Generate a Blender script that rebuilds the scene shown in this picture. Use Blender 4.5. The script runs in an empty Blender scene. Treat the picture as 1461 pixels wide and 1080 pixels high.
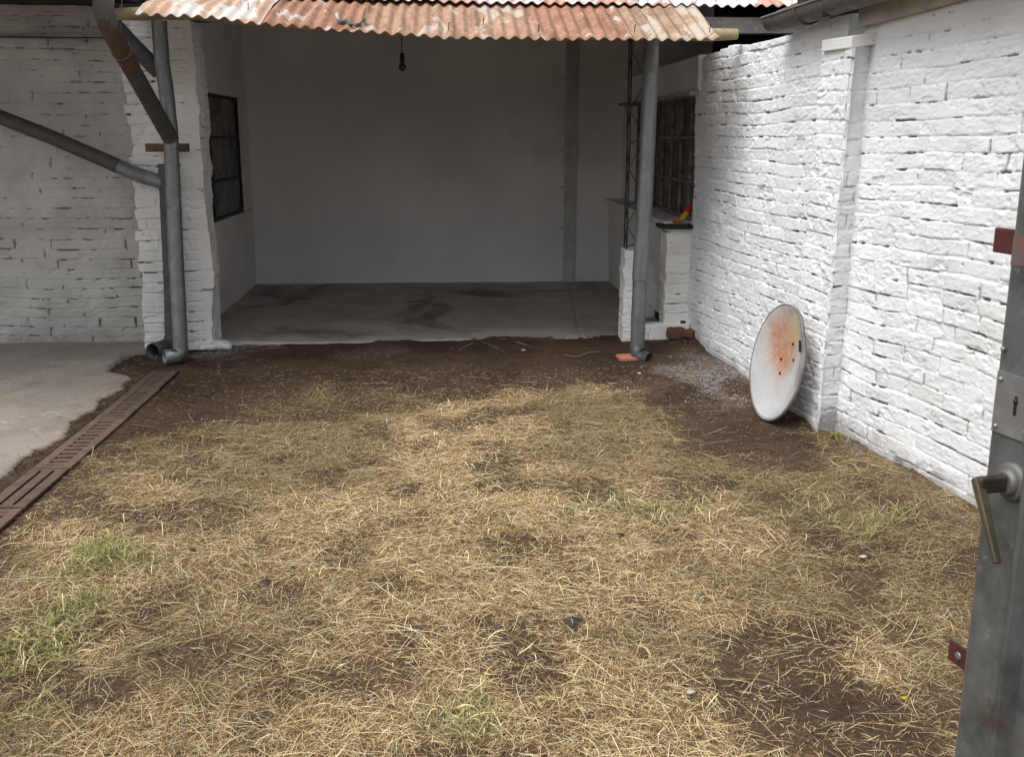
import bpy, math, random
import numpy as np
rnd = random.Random(7)
scene = bpy.context.scene
COL = scene.collection
# ------------------------------------------------------------------ camera geometry (solved from the photo)
FPX = 1440.; TH = math.atan(345/1440.); PSI = math.atan(.0628*math.cos(TH)); CH = 1.5
_s, _c, _S, _C = math.sin(TH), math.cos(TH), math.sin(PSI), math.cos(PSI)
FW = np.array((_S*_c, _C*_c, -_s)); RT = np.array((_C, -_S, 0.)); UP = np.array((_S*_s, _C*_s, _c))
def ray(x, y): return FW + (x-730.5)/FPX*RT + (540-y)/FPX*UP
def G(x, y, z=0.):
    d = ray(x, y); t = (z-CH)/d[2]; return np.array((d[0]*t, d[1]*t, z))
def PY(x, y, Y):
    d = ray(x, y); t = Y/d[1]; return np.array((d[0]*t, Y, CH+d[2]*t))
def PX(x, y, X):
    d = ray(x, y); t = X/d[0]; return np.array((X, d[1]*t, CH+d[2]*t))
# ------------------------------------------------------------------ noise (numpy)
def _hash(ix, iy, seed):
    n = (ix.astype(np.int64)*374761393 + iy.astype(np.int64)*668265263 + seed*974634777) & 0xFFFFFFFF
    n = ((n ^ (n >> 13))*1274126177) & 0xFFFFFFFF
    n = ((n ^ (n >> 16))*2246822519) & 0xFFFFFFFF
    return ((n ^ (n >> 15)) & 0xFFFFFF)/float(0xFFFFFF)
def vn(x, y, seed=0):
    x = np.asarray(x, float); y = np.asarray(y, float)
    ix = np.floor(x); iy = np.floor(y); fx = x-ix; fy = y-iy
    fx = fx*fx*fx*(fx*(fx*6-15)+10); fy = fy*fy*fy*(fy*(fy*6-15)+10)
    a = _hash(ix, iy, seed); b = _hash(ix+1, iy, seed); c = _hash(ix, iy+1, seed); d = _hash(ix+1, iy+1, seed)
    return (a*(1-fx)+b*fx)*(1-fy) + (c*(1-fx)+d*fx)*fy
def fbm(x, y, seed=0, octv=4):
    r = 0; a = .5; t = 0
    for k in range(octv):
        r = r + a*vn(x*2**k+17.3*k, y*2**k-9.1*k, seed+k*11); t += a; a *= .5
    return r/t            # 0..1
def sst(a, b, x):
    t = np.clip((x-a)/(b-a), 0, 1); return t*t*(3-2*t)
# ------------------------------------------------------------------ mesh helpers
WLOC = {}
def mesh_np(name, V, faces4=None, faces_list=None, smooth=True, attr=None, vcol=None):
    me = bpy.data.meshes.new(name)
    V = np.asarray(V, np.float32)
    if faces4 is not None:
        F = np.asarray(faces4, np.int32); n = len(F); k = F.shape[1]
        me.vertices.add(len(V)); me.vertices.foreach_set('co', V.ravel())
        me.loops.add(n*k); me.loops.foreach_set('vertex_index', F.ravel())
        me.polygons.add(n); me.polygons.foreach_set('loop_start', np.arange(0, n*k, k, dtype=np.int32))
        me.polygons.foreach_set('loop_total', np.full(n, k, np.int32))
        me.update(calc_edges=True)
    else:
        me.from_pydata([tuple(map(float, v)) for v in V], [], faces_list); me.update()
    sm = np.ones(len(me.polygons), bool) if smooth is True else (np.zeros(len(me.polygons), bool) if smooth is False else smooth)
    me.polygons.foreach_set('use_smooth', sm)
    for an, vals in (attr or {}).items():
        a = me.attributes.new(an, 'FLOAT', 'POINT'); a.data.foreach_set('value', np.asarray(vals, np.float32).ravel())
    if vcol is not None:
        a = me.color_attributes.new('col', 'FLOAT_COLOR', 'POINT')
        a.data.foreach_set('color', np.asarray(vcol, np.float32).ravel())
    return me
def link(name, me, mat, parent=None, loc=None):
    o = bpy.data.objects.new(name, me); COL.objects.link(o)
    if mat is not None: me.materials.append(mat)
    if parent is not None:
        o.parent = parent; base = np.array(WLOC[parent.name])
        L = base if loc is None else np.array(loc, float)
        o.location = tuple(L-base)
    else:
        L = np.zeros(3) if loc is None else np.array(loc, float); o.location = tuple(L)
    WLOC[o.name] = tuple(L)
    if np.abs(L).max() > 0:
        n = len(me.vertices); a = np.empty(n*3, np.float32); me.vertices.foreach_get('co', a)
        me.vertices.foreach_set('co', (a.reshape(-1, 3)-L.astype(np.float32)).ravel()); me.update()
    return o
def thing(name, label, cat, loc=(0, 0, 0), group=None):
    o = bpy.data.objects.new(name, None); COL.objects.link(o); o.location = tuple(map(float, loc)); o.empty_display_size = .1
    WLOC[o.name] = tuple(map(float, loc)); return tag(o, label, cat, group)
def tag(o, label=None, cat=None, group=None, kind=None):
    if label: o['label'] = label
    if cat: o['category'] = cat
    if group: o['group'] = group
    if kind: o['kind'] = kind
    return o
def nrm(v):
    v = np.asarray(v, float); return v/np.linalg.norm(v)
class MB:
    def __init__(s): s.v = []; s.f = []; s.sm = []
    def add(s, vs, fs, smooth=False):
        b = len(s.v); s.v += [tuple(map(float, p)) for p in vs]
        s.f += [tuple(b+i for i in f) for f in fs]; s.sm += [smooth]*len(fs)
    def box(s, lo, hi):
        x0, y0, z0 = lo; x1, y1, z1 = hi
        s.add([(x0,y0,z0),(x1,y0,z0),(x1,y1,z0),(x0,y1,z0),(x0,y0,z1),(x1,y0,z1),(x1,y1,z1),(x0,y1,z1)],
              [(3,2,1,0),(4,5,6,7),(0,1,5,4),(1,2,6,5),(2,3,7,6),(3,0,4,7)])
    def obox(s, c, ax, ay, az):      # centre and three half-axis vectors, chamfered
        c = np.asarray(c, float); ax, ay, az = map(lambda a: np.asarray(a, float), (ax, ay, az))
        vs = [c+sx*ax+sy*ay+sz*az for sz in (-1, 1) for sy in (-1, 1) for sx in (-1, 1)]
        s.add(vs, [(0,2,3,1),(4,5,7,6),(0,1,5,4),(1,3,7,5),(3,2,6,7),(2,0,4,6)])
    def bar(s, a, b, w, h, up=(0, 0, 1)):
        a = np.asarray(a, float); b = np.asarray(b, float); d = nrm(b-a); side = np.cross(d, up)
        if np.linalg.norm(side) < 1e-5: side = np.cross(d, (1, 0, 0))
        side = nrm(side); u = np.cross(side, d)
        s.obox((a+b)/2, (b-a)/2, side*w/2, u*h/2)
    def tube(s, pts, r, n=16, cap=True, smooth=True):
        pts = [np.asarray(p, float) for p in pts]; R = r if hasattr(r, '__len__') else [r]*len(pts)
        t0 = nrm(pts[1]-pts[0]); ref = np.array((0, 0, 1.)) if abs(t0[2]) < .9 else np.array((1., 0, 0))
        u = nrm(np.cross(t0, ref)); vs = []
        for i, p in enumerate(pts):
            t = nrm(pts[min(i+1, len(pts)-1)]-pts[max(i-1, 0)])
            u = nrm(u-np.dot(u, t)*t); w = np.cross(t, u)
            vs += [p+R[i]*(math.cos(2*math.pi*k/n)*u+math.sin(2*math.pi*k/n)*w) for k in range(n)]
        fs = []
        for i in range(len(pts)-1):
            for k in range(n):
                k2 = (k+1) % n; fs.append((i*n+k, i*n+k2, (i+1)*n+k2, (i+1)*n+k))
        s.add(vs, fs, smooth)
        if cap:
            s.add(vs[:n], [tuple(range(n))[::-1]]); s.add(vs[-n:], [tuple(range(n))])
    def blob(s, c, r, seed=0, n=8, m=6, rough=.25):
        rr = random.Random(seed); vs = []; fs = []
        for j in range(m+1):
            ph = math.pi*j/m
            for i in range(n):
                a = 2*math.pi*i/n; k = 1+rr.uniform(-rough, rough)
                vs.append((c[0]+r[0]*k*math.sin(ph)*math.cos(a), c[1]+r[1]*k*math.sin(ph)*math.sin(a), c[2]+r[2]*k*math.cos(ph)))
        for j in range(m):
            for i in range(n):
                fs.append((j*n+i, (j+1)*n+i, (j+1)*n+(i+1) % n, j*n+(i+1) % n))
        s.add(vs, fs, True)
    def build(s, name, mat, parent=None, loc=None, bevel=0):
        me = mesh_np(name, np.array(s.v), faces_list=s.f, smooth=np.array(s.sm, bool))
        o = link(name, me, mat, parent, loc)
        if bevel:
            m = o.modifiers.new('bevel', 'BEVEL'); m.width = bevel; m.segments = 2; m.limit_method = 'ANGLE'
        return o
def grid_faces(n, m):           # n rows (v), m cols (u)
    i = np.arange(n-1)[:, None]*m+np.arange(m-1)[None, :]
    return np.stack((i, i+1, i+m+1, i+m), -1).reshape(-1, 4)
# ------------------------------------------------------------------ materials
def mat(name, build):
    m = bpy.data.materials.new(name); m.use_nodes = True; nt = m.node_tree; nt.nodes.clear()
    out = nt.nodes.new('ShaderNodeOutputMaterial'); p = nt.nodes.new('ShaderNodeBsdfPrincipled')
    nt.links.new(p.outputs[0], out.inputs[0]); build(NT(nt, p)); return m
class NT:
    def __init__(s, nt, p): s.nt = nt; s.p = p; s.tc = nt.nodes.new('ShaderNodeTexCoord').outputs['Object']
    def set(s, **k):
        for a, v in k.items():
            a = {'base': 'Base Color', 'rough': 'Roughness', 'metal': 'Metallic', 'spec': 'Specular IOR Level', 'normal': 'Normal', 'alpha': 'Alpha', 'trans': 'Transmission Weight', 'coat': 'Coat Weight'}[a]
            if hasattr(v, 'is_output'): s.nt.links.new(v, s.p.inputs[a])
            else: s.p.inputs[a].default_value = (*v, 1) if hasattr(v, '__len__') else v
    def _in(s, sock, v):
        if hasattr(v, 'is_output'): s.nt.links.new(v, sock)
        else: sock.default_value = v
    def noise(s, scale, detail=4, rough=.55, dist=0, vec=None, off=0, stretch=None):
        n = s.nt.nodes.new('ShaderNodeTexNoise'); n.inputs['Scale'].default_value = scale; n.inputs['Detail'].default_value = detail
        n.inputs['Roughness'].default_value = rough; n.inputs['Distortion'].default_value = dist
        mp = s.nt.nodes.new('ShaderNodeMapping'); mp.inputs['Location'].default_value = (off, off*.7, off*1.3)
        if stretch: mp.inputs['Scale'].default_value = stretch
        s.nt.links.new(vec or s.tc, mp.inputs[0]); s.nt.links.new(mp.outputs[0], n.inputs['Vector']); return n.outputs['Fac']
    def voro(s, scale, out='Color', off=0, feature='F1'):
        n = s.nt.nodes.new('ShaderNodeTexVoronoi'); n.inputs['Scale'].default_value = scale; n.feature = feature
        s.nt.links.new(s.tc, n.inputs['Vector']); return n.outputs[out]
    def ramp(s, f, a, b, lo=0., hi=1.):
        n = s.nt.nodes.new('ShaderNodeMapRange'); n.interpolation_type = 'SMOOTHSTEP'
        s._in(n.inputs['Value'], f); n.inputs['From Min'].default_value = a; n.inputs['From Max'].default_value = b
        n.inputs['To Min'].default_value = lo; n.inputs['To Max'].default_value = hi; return n.outputs[0]
    def mix(s, f, a, b):
        n = s.nt.nodes.new('ShaderNodeMix'); n.data_type = 'RGBA'; s._in(n.inputs[0], f)
        for k, v in ((6, a), (7, b)):
            if hasattr(v, 'is_output'): s.nt.links.new(v, n.inputs[k])
            else: n.inputs[k].default_value = (*v, 1)
        return n.outputs[2]
    def mul(s, a, b, op='MULTIPLY'):
        n = s.nt.nodes.new('ShaderNodeMath'); n.operation = op; s._in(n.inputs[0], a); s._in(n.inputs[1], b); return n.outputs[0]
    def attr(s, name, out='Fac'):
        n = s.nt.nodes.new('ShaderNodeAttribute'); n.attribute_name = name; return n.outputs[out]
    def bump(s, h, strength=.5, dist=.005):
        n = s.nt.nodes.new('ShaderNodeBump'); n.inputs['Strength'].default_value = strength; n.inputs['Distance'].default_value = dist
        s.nt.links.new(h, n.inputs['Height']); s.set(normal=n.outputs[0])
    def axis(s, k):
        n = s.nt.nodes.new('ShaderNodeSeparateXYZ'); s.nt.links.new(s.tc, n.inputs[0]); return n.outputs[k]
def m_whitewash(name, c1, c2, stain=(.42, .39, .35), stain_amt=.35, gap_shade=(.09, .08, .07)):
    def b(t):
        base = t.mix(t.ramp(t.noise(3, 5), .35, .7), c1, c2)
        base = t.mix(t.mul(t.ramp(t.noise(1.3, 6, .65, off=4), .52, .75), stain_amt), base, stain)
        base = t.mix(t.mul(t.ramp(t.noise(45, 3, off=9), .66, .75), .35), base, stain)
        base = t.mix(t.attr('gap_shade'), base, gap_shade)  # crack tone: bare mortar plus painted-in joint shade
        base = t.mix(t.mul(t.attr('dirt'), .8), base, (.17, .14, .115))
        t.set(base=base, rough=.85, spec=.25)
        h = t.mul(t.noise(85, 7, .75), t.mul(t.noise(260, 4, .65), .5), 'ADD')
        t.bump(h, .75, .006)
    return mat(name, b)
M = {}
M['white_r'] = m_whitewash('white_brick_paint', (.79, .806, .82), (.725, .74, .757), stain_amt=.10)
M['white_l'] = m_whitewash('shaded_brick_paint', (.56, .55, .53), (.45, .44, .42), (.30, .28, .25), .6)  # same whitewash, darkened to carry the porch shade, with heavier stains
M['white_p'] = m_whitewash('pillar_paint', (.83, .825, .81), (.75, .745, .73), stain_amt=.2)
def b_plaster(t):
    base = t.mix(t.ramp(t.noise(1.1, 5), .3, .75), (.78, .77, .755), (.65, .64, .63))
    base = t.mix(t.mul(t.ramp(t.noise(.7, 4, .6, off=3.1), .56, .75), .5), base, (.37, .34, .28))
    base = t.mix(t.mul(t.mul(t.ramp(t.axis(2), .10, 0.0), t.ramp(t.noise(9, 5), .4, .65)), .6), base, (.30, .28, .26))
    t.set(base=base, rough=.8, spec=.2); t.bump(t.noise(30, 6, .7), .35, .006)
M['plaster'] = mat('grey_plaster', b_plaster)
def b_floor(t):
    base = t.mix(t.ramp(t.noise(1.6, 6, .6), .3, .72), (.41, .38, .355), (.28, .26, .24))
    base = t.mix(t.ramp(t.noise(.9, 5, .6, 1.0, off=7, stretch=(1.1, .9, 1)), .53, .64), base, (.16, .145, .13))
    base = t.mix(t.mul(t.ramp(t.noise(5, 7, .75, off=2), .55, .66), .6), base, (.46, .44, .42))
    t.set(base=base, rough=t.ramp(t.noise(2.5, 4, off=5), .3, .7, .45, .8), spec=.35); t.bump(t.noise(40, 6, .7), .5, .01)
M['floor'] = mat('worn_concrete_floor', b_floor)
def b_patio(t):
    base = t.mix(t.ramp(t.noise(1.4, 6, .62), .3, .75), (.345, .305, .265), (.235, .20, .172))
    base = t.mix(t.mul(t.ramp(t.noise(.8, 5, .6, .6, off=11), .52, .7), .6), base, (.20, .165, .145))
    base = t.mix(t.mul(t.ramp(t.noise(1.8, 5, .65, off=19), .58, .7), .7), base, (.56, .54, .51))
    base = t.mix(t.mul(t.ramp(t.noise(6, 6, .7, off=31), .52, .66), .45), base, (.19, .16, .14))
    base = t.mix(t.mul(t.ramp(t.noise(22, 5, .7, off=37), .56, .68), .5), base, (.17, .145, .125))
    base = t.mix(t.mul(t.ramp(t.noise(90, 3, .6, off=1), .58, .68), .5), base, (.15, .13, .11))
    t.set(base=base, rough=.85, spec=.25); t.bump(t.noise(40, 8, .75), .8, .012)
M['patio'] = mat('weathered_concrete', b_patio)
def b_soil(t):
    base = t.mix(t.ramp(t.noise(2.2, 6, .65), .3, .7), (.112, .073, .053), (.058, .039, .029))
    base = t.mix(t.mul(t.ramp(t.noise(45, 4, .7, off=2), .55, .75), .6), base, (.12, .09, .068))
    base = t.mix(t.mul(t.ramp(t.noise(220, 2, .5, off=6), .66, .74), .6), base, (.27, .24, .2))
    base = t.mix(t.mul(t.mul(t.attr('lime'), .62), t.ramp(t.noise(24, 7, .8, off=5), .36, .66)), base, (.50, .48, .46))
    base = t.mix(t.mul(t.attr('thatch'), t.ramp(t.noise(60, 4, .7, off=8), .3, .6)), base, (.20, .14, .07))
    t.set(base=base, rough=.95, spec=.04); t.bump(t.mul(t.noise(60, 7, .75), t.noise(240, 3), 'ADD'), .8, .012)
M['soil'] = mat('brown_soil', b_soil)
def m_galv(name, c=(.30, .31, .32), metal=.55, rough=.5, rust=0., dirt=.5):
    def b(t):
        base = t.mix(t.ramp(t.voro(38, 'Distance'), .1, .6), c, tuple(x*.86 for x in c))
        base = t.mix(t.mul(t.ramp(t.noise(14, 5, .7, off=12, stretch=(1, 1, .12)), .5, .68), .6), base, tuple(x*.5 for x in c))
        base = t.mix(t.ramp(t.noise(9, 6, .65), .42, .68), base, tuple(x*(1-.45*dirt) for x in c))
        base = t.mix(t.mul(t.ramp(t.noise(26, 5, .7, off=4), .6, .7), .5), base, tuple(min(1, x*1.7) for x in c))
        if rust: base = t.mix(t.mul(t.ramp(t.noise(6, 7, .7, off=8), .62-.3*rust, .75-.3*rust), .9), base, (.12, .055, .03))
        t.set(base=base, metal=metal, rough=t.ramp(t.noise(12, 4, off=3), .3, .7, rough-.1, rough+.2)); t.bump(t.noise(35, 5), .15, .004)
    return mat(name, b)
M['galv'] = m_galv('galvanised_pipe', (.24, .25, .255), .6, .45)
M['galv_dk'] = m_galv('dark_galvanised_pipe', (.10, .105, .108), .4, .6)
M['galv_old'] = m_galv('grimy_pipe', (.10, .088, .074), .3, .6, .15)
M['rustpipe'] = m_galv('rusty_pipe', (.125, .08, .056), .2, .7, .5)
M['gutter'] = m_galv('gutter_zinc', (.17, .165, .155), .4, .6, .1)
M['gate'] = m_galv('gate_sheet', (.16, .168, .168), .5, .42, .14, 1.3)
M['lock'] = m_galv('lock_plate', (.30, .30, .295), .7, .45, 0, .3)
def m_plain(name, c, c2=None, rough=.7, metal=0., sc=12, bump=.3, spec=.3):
    def b(t):
        t.set(base=t.mix(t.ramp(t.noise(sc, 6, .65), .35, .68), c, c2 or tuple(x*.65 for x in c)), rough=rough, metal=metal, spec=spec)
        if bump: t.bump(t.noise(sc*5, 5, .7), bump, .004)
    return mat(name, b)
M['rust'] = m_plain('rusted_iron', (.135, .09, .068), (.085, .06, .048), .85, .2, 14, .6)
M['rust_or'] = m_plain('orange_rusted_iron', (.155, .097, .068), (.10, .070, .054), .85, .15, 14, .6)
M['rebar'] = m_plain('rusty_rebar', (.065, .042, .034), (.036, .027, .023), .85, .2, 40)
M['wood_dk'] = m_plain('dark_timber', (.055, .045, .038), (.03, .026, .023), .85, 0, 9)
M['wood'] = m_plain('weathered_timber', (.16, .115, .075), (.09, .065, .045), .85, 0, 20)
M['bamboo'] = m_plain('yellowed_pole', (.36, .285, .16), (.20, .16, .10), .6, 0, 9)
M['greywood'] = m_plain('grey_painted_timber', (.40, .37, .33), (.27, .25, .225), .8, 0, 6)
M['black'] = m_plain('black_paint', (.018, .018, .019), (.01, .01, .01), .55, 0, 20, .1)
M['void'] = m_plain('near_black', (.02, .018, .016), (.01, .01, .01), .9, 0, 6)
M['brick'] = m_plain('loose_brick', (.17, .085, .055), (.10, .055, .04), .9, 0, 25, .8)
M['tile'] = m_plain('red_tile', (.50, .17, .10), (.42, .2, .14), .6, 0, 15)
M['brass'] = m_plain('tarnished_brass', (.185, .16, .11), (.12, .105, .075), .42, .8, 18, .15)
M['brass_dk'] = m_plain('dark_lever_metal', (.13, .115, .095), (.08, .07, .06), .4, .8, 18, .15)
M['redpaint'] = m_plain('red_oxide_paint', (.075, .02, .018), (.05, .017, .016), .5, 0, 18, .2)
M['ragred'] = m_plain('red_cloth', (.45, .02, .02), (.25, .015, .015), .9, 0, 30)
M['ragyel'] = m_plain('yellow_cloth', (.55, .36, .02), (.35, .2, .02), .9, 0, 30)
M['ragor'] = m_plain('orange_cloth', (.40, .14, .03), (.25, .09, .03), .9, 0, 30)
M['raggreen'] = m_plain('faded_green_cloth', (.14, .22, .18), (.07, .10, .09), .95, 0, 25)
M['wire'] = m_plain('dull_wire', (.25, .24, .22), (.15, .14, .13), .6, .5, 30, 0)
M['bulb'] = m_plain('dusty_glass', (.05, .05, .048), (.03, .03, .03), .15, 0, 20, 0, .5)
M['litter'] = m_plain('pale_chips', (.50, .48, .44), (.32, .30, .27), .9, 0, 40)
M['twig'] = m_plain('dry_twig', (.24, .17, .11), (.13, .09, .06), .9, 0, 30)
def b_pane(t):
    t.set(base=t.mix(t.ramp(t.noise(1.8, 3, .5, off=2), .42, .6), (.12, .12, .118), (.045, .044, .042)), rough=t.ramp(t.noise(8, 4), .3, .7, .25, .6), spec=.4)
M['pane'] = mat('grimy_glass', b_pane)
def m_tin(name, paint, paint2, zinc, worn, rusty=.15, seed=0):
    def b(t):
        p = t.mix(t.ramp(t.noise(7, 6, .65, off=seed), .3, .7), paint, paint2)
        p = t.mix(t.mul(t.ramp(t.noise(24, 6, .75, off=seed+3), .48, .62), .55), p, tuple(min(1, x*1.45) for x in paint))
        p = t.mix(t.mul(t.ramp(t.noise(16, 6, .7, off=seed+5, stretch=(1, .10, .3)), .45, .66), .6), p, tuple(x*.5 for x in paint2))
        w = t.ramp(t.noise(3.2, 7, .68, .8, off=seed+9, stretch=(1.6, .55, 1)), .66-.32*worn, .72-.32*worn)
        base = t.mix(w, p, zinc)
        base = t.mix(t.mul(t.ramp(t.noise(4.5, 6, .7, off=seed+15, stretch=(1.8, .5, 1)), .66-.2*rusty, .76-.2*rusty), .8), base, (.17, .085, .05))
        t.set(base=base, rough=.75, spec=.3); t.bump(t.noise(50, 5, .7), .25, .003)
    return mat(name, b)
RED, RED2 = (.34, .185, .122), (.26, .125, .08)
M['tin'] = [m_tin('red_tin', RED, RED2, (.47, .42, .38), .28, .38, 1), m_tin('faded_red_tin', (.36, .225, .155), (.295, .165, .105), (.43, .36, .30), .4, .3, 23),
            m_tin('brownish_tin', (.35, .245, .17), (.28, .17, .11), (.42, .36, .29), .45, .3, 41)]
M['tin_white'] = m_tin('whitened_tin', (.50, .30, .21), (.50, .37, .29), (.62, .585, .54), .66, .05, 61)
M['tin_up'] = m_tin('silvery_tin', (.50, .29, .24), (.46, .32, .28), (.57, .57, .58), .75, .02, 77)
M['tin_up2'] = m_tin('flaking_tin', (.50, .27, .21), (.46, .30, .24), (.60, .59, .59), .5, .05, 97)
# ------------------------------------------------------------------ brick relief panels
def brick_relief(u, v, seed, plaster=0., joint=1., lump=1., ch=.0715, bl=.262, vj=1., off_=1., hj=1.):
    vv = v + (vn(u*.9, v*.9, seed+1)-.5)*.05 + (vn(u*3, v*3, seed+2)-.5)*.018
    uu = u + (vn(u*2.5, v*4, seed+3)-.5)*.03
    r = np.floor(vv/ch); dvv = vv/ch-r
    off = (r % 2)*.5 + (_hash(r, r*0+5, seed)-.5)*.6
    ub = uu/bl+off; b = np.floor(ub); du = ub-b
    h1 = _hash(b, r, seed+9); h2 = _hash(b, r, seed+21); h3 = _hash(b, r, seed+33)
    wob = (vn(u*22, v*22, seed+4)-.5)*.010 + (vn(u*70, v*70, seed+5)-.5)*.006
    wob2 = (vn(u*20, v*24, seed+6)-.5)*.014 + (vn(u*70, v*70, seed+7)-.5)*.006
    cv = np.minimum(dvv, 1-dvv)*ch; cu = np.minimum(du, 1-du)*bl
    ev = np.abs(cv+wob*.6); eu = np.abs(cu+wob2*.6)
    # soft, mostly paint-filled joints
    jh = (.0006 + .0040*vn(u*4.1, v*9, seed+41)**1.5)*hj; jv = (.001 + .0055*vn(u*5, v*5, seed+42))*vj
    w1 = .007+.006*vn(u*6, v*6, seed+55)
    rec = np.maximum((1-sst(0, 1, ev/w1))*jh, (1-sst(0, 1, eu/w1))*jv)
    # thin broken cracks unbridged by paint; their dark tone also paints in joint shade
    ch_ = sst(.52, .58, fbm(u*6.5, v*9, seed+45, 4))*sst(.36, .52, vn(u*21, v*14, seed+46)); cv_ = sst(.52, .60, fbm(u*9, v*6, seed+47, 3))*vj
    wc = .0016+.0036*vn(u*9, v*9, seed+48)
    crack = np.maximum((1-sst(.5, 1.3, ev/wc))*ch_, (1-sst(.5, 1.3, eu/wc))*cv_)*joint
    chip = sst(.64, .76, fbm(u*12, v*17, seed+60, 4))*.006*joint
    pil = .0018*(1-sst(0, .010, ev))*h2 + .002*(1-sst(0, .012, eu))*h3
    pl = np.clip(plaster, 0, 1)
    z = -(rec+chip)*(1-.7*pl) - .012*np.clip(crack, 0, 1)*(1-.6*pl) - pil*(1-.6*pl) + ((h1-.5)*.007 + (h2-.5)*(du-.5)*.009 + (h3-.5)*(dvv-.5)*.010)*off_*(1-.75*pl)
    rough = (fbm(u*9, v*16, seed+70, 3)-.5)*.0040 + (fbm(u*38, v*70, seed+75, 3)-.5)*.0042
    z += (rough*(.6+.8*vn(u*3, v*3, seed+76)) + (fbm(u*1.8, v*1.8, seed+80, 3)-.5)*.03)*lump
    gap_shade = np.clip(np.clip(crack, 0, 1)*sst(.25, .6, crack)*(1-.5*pl), 0, 1)
    return z, gap_shade
def panel(name, P0, U, W, Hf, material, parent, seed, res=.007, thick=.2, plaster=None, joint=1., lump=1., edge_l=0., edge_r=0., z0=0., dirt_tone=None, flat=False, bulge=None, hres=None, **kw):
    """Whitewashed brick wall face: P0 lower corner, U horizontal direction, Hf(u)->height."""
    P0 = np.array(P0, float); U = nrm(U); V = np.array((0, 0, 1.)); N = np.cross(U, V)
    nu = max(4, int(W/res)+1); hmax = float(np.max(Hf(np.linspace(0, W, 50)))); nv = max(4, int(hmax/(hres or res))+1)
    s = np.linspace(0, 1, nu)[None, :]; t = np.linspace(0, 1, nv)[:, None]
    v = t*Hf(s*W) + 0*s; row = np.floor(v/.0715)
    lo = edge_l*(_hash(row, row*0, seed+3)-.5)*2 + edge_l*1.4*(vn(v*16, v*0, seed+8)-.5)
    hi = edge_r*(_hash(row, row*0+2, seed+5)-.5)*2 + edge_r*1.6*(vn(v*14, v*0, seed+6)-.5)
    u = lo + s*(W-lo+hi)
    pl = plaster(u, v) if plaster else 0.
    if flat:
        d = (fbm(u*7, v*7, seed, 4)-.5)*.012*lump + (fbm(u*1.2, v*1.2, seed+5, 2)-.5)*.03*lump; gap_shade = d*0
    else: d, gap_shade = brick_relief(u, v, seed, pl, joint, lump, **kw)
    if bulge is not None: d = d + bulge(u, v)
    dirt = dirt_tone(u, v) if dirt_tone else np.zeros_like(d)
    Z = np.pad(d, 1, mode='edge'); Z[0, :] = Z[-1, :] = -thick; Z[:, 0] = Z[:, -1] = -thick
    uP = np.pad(u, 1, mode='edge'); vP = np.pad(v, 1, mode='edge')
    X = P0 + uP[..., None]*U + (vP+z0)[..., None]*V + Z[..., None]*N
    n, m = uP.shape; F = grid_faces(n, m)
    sm = np.zeros((n-1, m-1), bool); sm[1:-1, 1:-1] = True
    c = np.array([[0, (n-1)*m, n*m-1, m-1]]); F = np.concatenate((F, c)); sm = np.append(sm.ravel(), False)
    g = np.pad(gap_shade, 1, mode='edge'); dd = np.pad(dirt, 1, mode='edge')
    me = mesh_np(name, X.reshape(-1, 3), F, smooth=sm, attr={'gap_shade': g, 'dirt': dd})
    return link(name, me, material, parent, WLOC[parent.name] if parent else None)
const = lambda h: (lambda u: np.asarray(u)*0+h)
basedirt = lambda u, v: sst(.16, .0, v+(fbm(u*6, v*6, 77, 4)-.5)*.16)*.8

# ------------------------------------------------------------------ GROUND
def blob_w(x, y, px, py, rx, ry):
    c = G(px, py); e = G(px+rx, py); f = G(px, py-ry)
    ax = abs(e[0]-c[0]); ay = abs(f[1]-c[1]); wx = x+(fbm(x*2.2, y*2.2, 301, 4)-.5)*.7; wy = y+(fbm(x*2.2, y*2.2, 401, 4)-.5)*.7
    d = np.sqrt(((wx-c[0])/ax)**2+((wy-c[1])/ay)**2)
    return 1-sst(.55, 1.25, d)
def gz(x, y):
    z = (fbm(x*1.1, y*1.1, 5, 3)-.5)*.05 + (fbm(x*6, y*6, 6, 4)-.5)*.022 + (fbm(x*28, y*28, 8, 3)-.5)*.010
    z = z + .03*sst(6.6, 7.3, y) - .10*sst(7.42, 7.85, y) + .03*sst(1.55, 1.9, x)
    z = z + .035*blob_w(x, y, 520, 555, 150, 16) + .03*blob_w(x, y, 1070, 600, 90, 20)
    z = z*(1-sst(-1.6, -1.74, x)*.6) - .12*sst(-1.768, -1.785, x)*(x > -1.94)
    z = np.where((y > 6.55) & (x < -1.7), .005+(fbm(x*8, y*8, 9, 3)-.5)*.05, z)
    z = np.where((x <= -1.94) & (y <= 6.55), .004+(fbm(x*9, y*9, 19, 3)-.5)*.022, z)
    z = np.where(x < -2.3, -.05, z)
    return z
xs = np.concatenate(([-60, -25, -10, -5, -3, -2.4], np.arange(-2.2, 2.4, .012), [2.5, 3, 5, 10, 25, 60]))
ys = np.concatenate(([-60, -25, -10, -3, -1, .5, 1.2], np.arange(1.6, 8.0, .012), [9, 12, 25, 60]))
gx, gy = np.meshgrid(xs, ys); Zg = gz(gx, gy)
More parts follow.
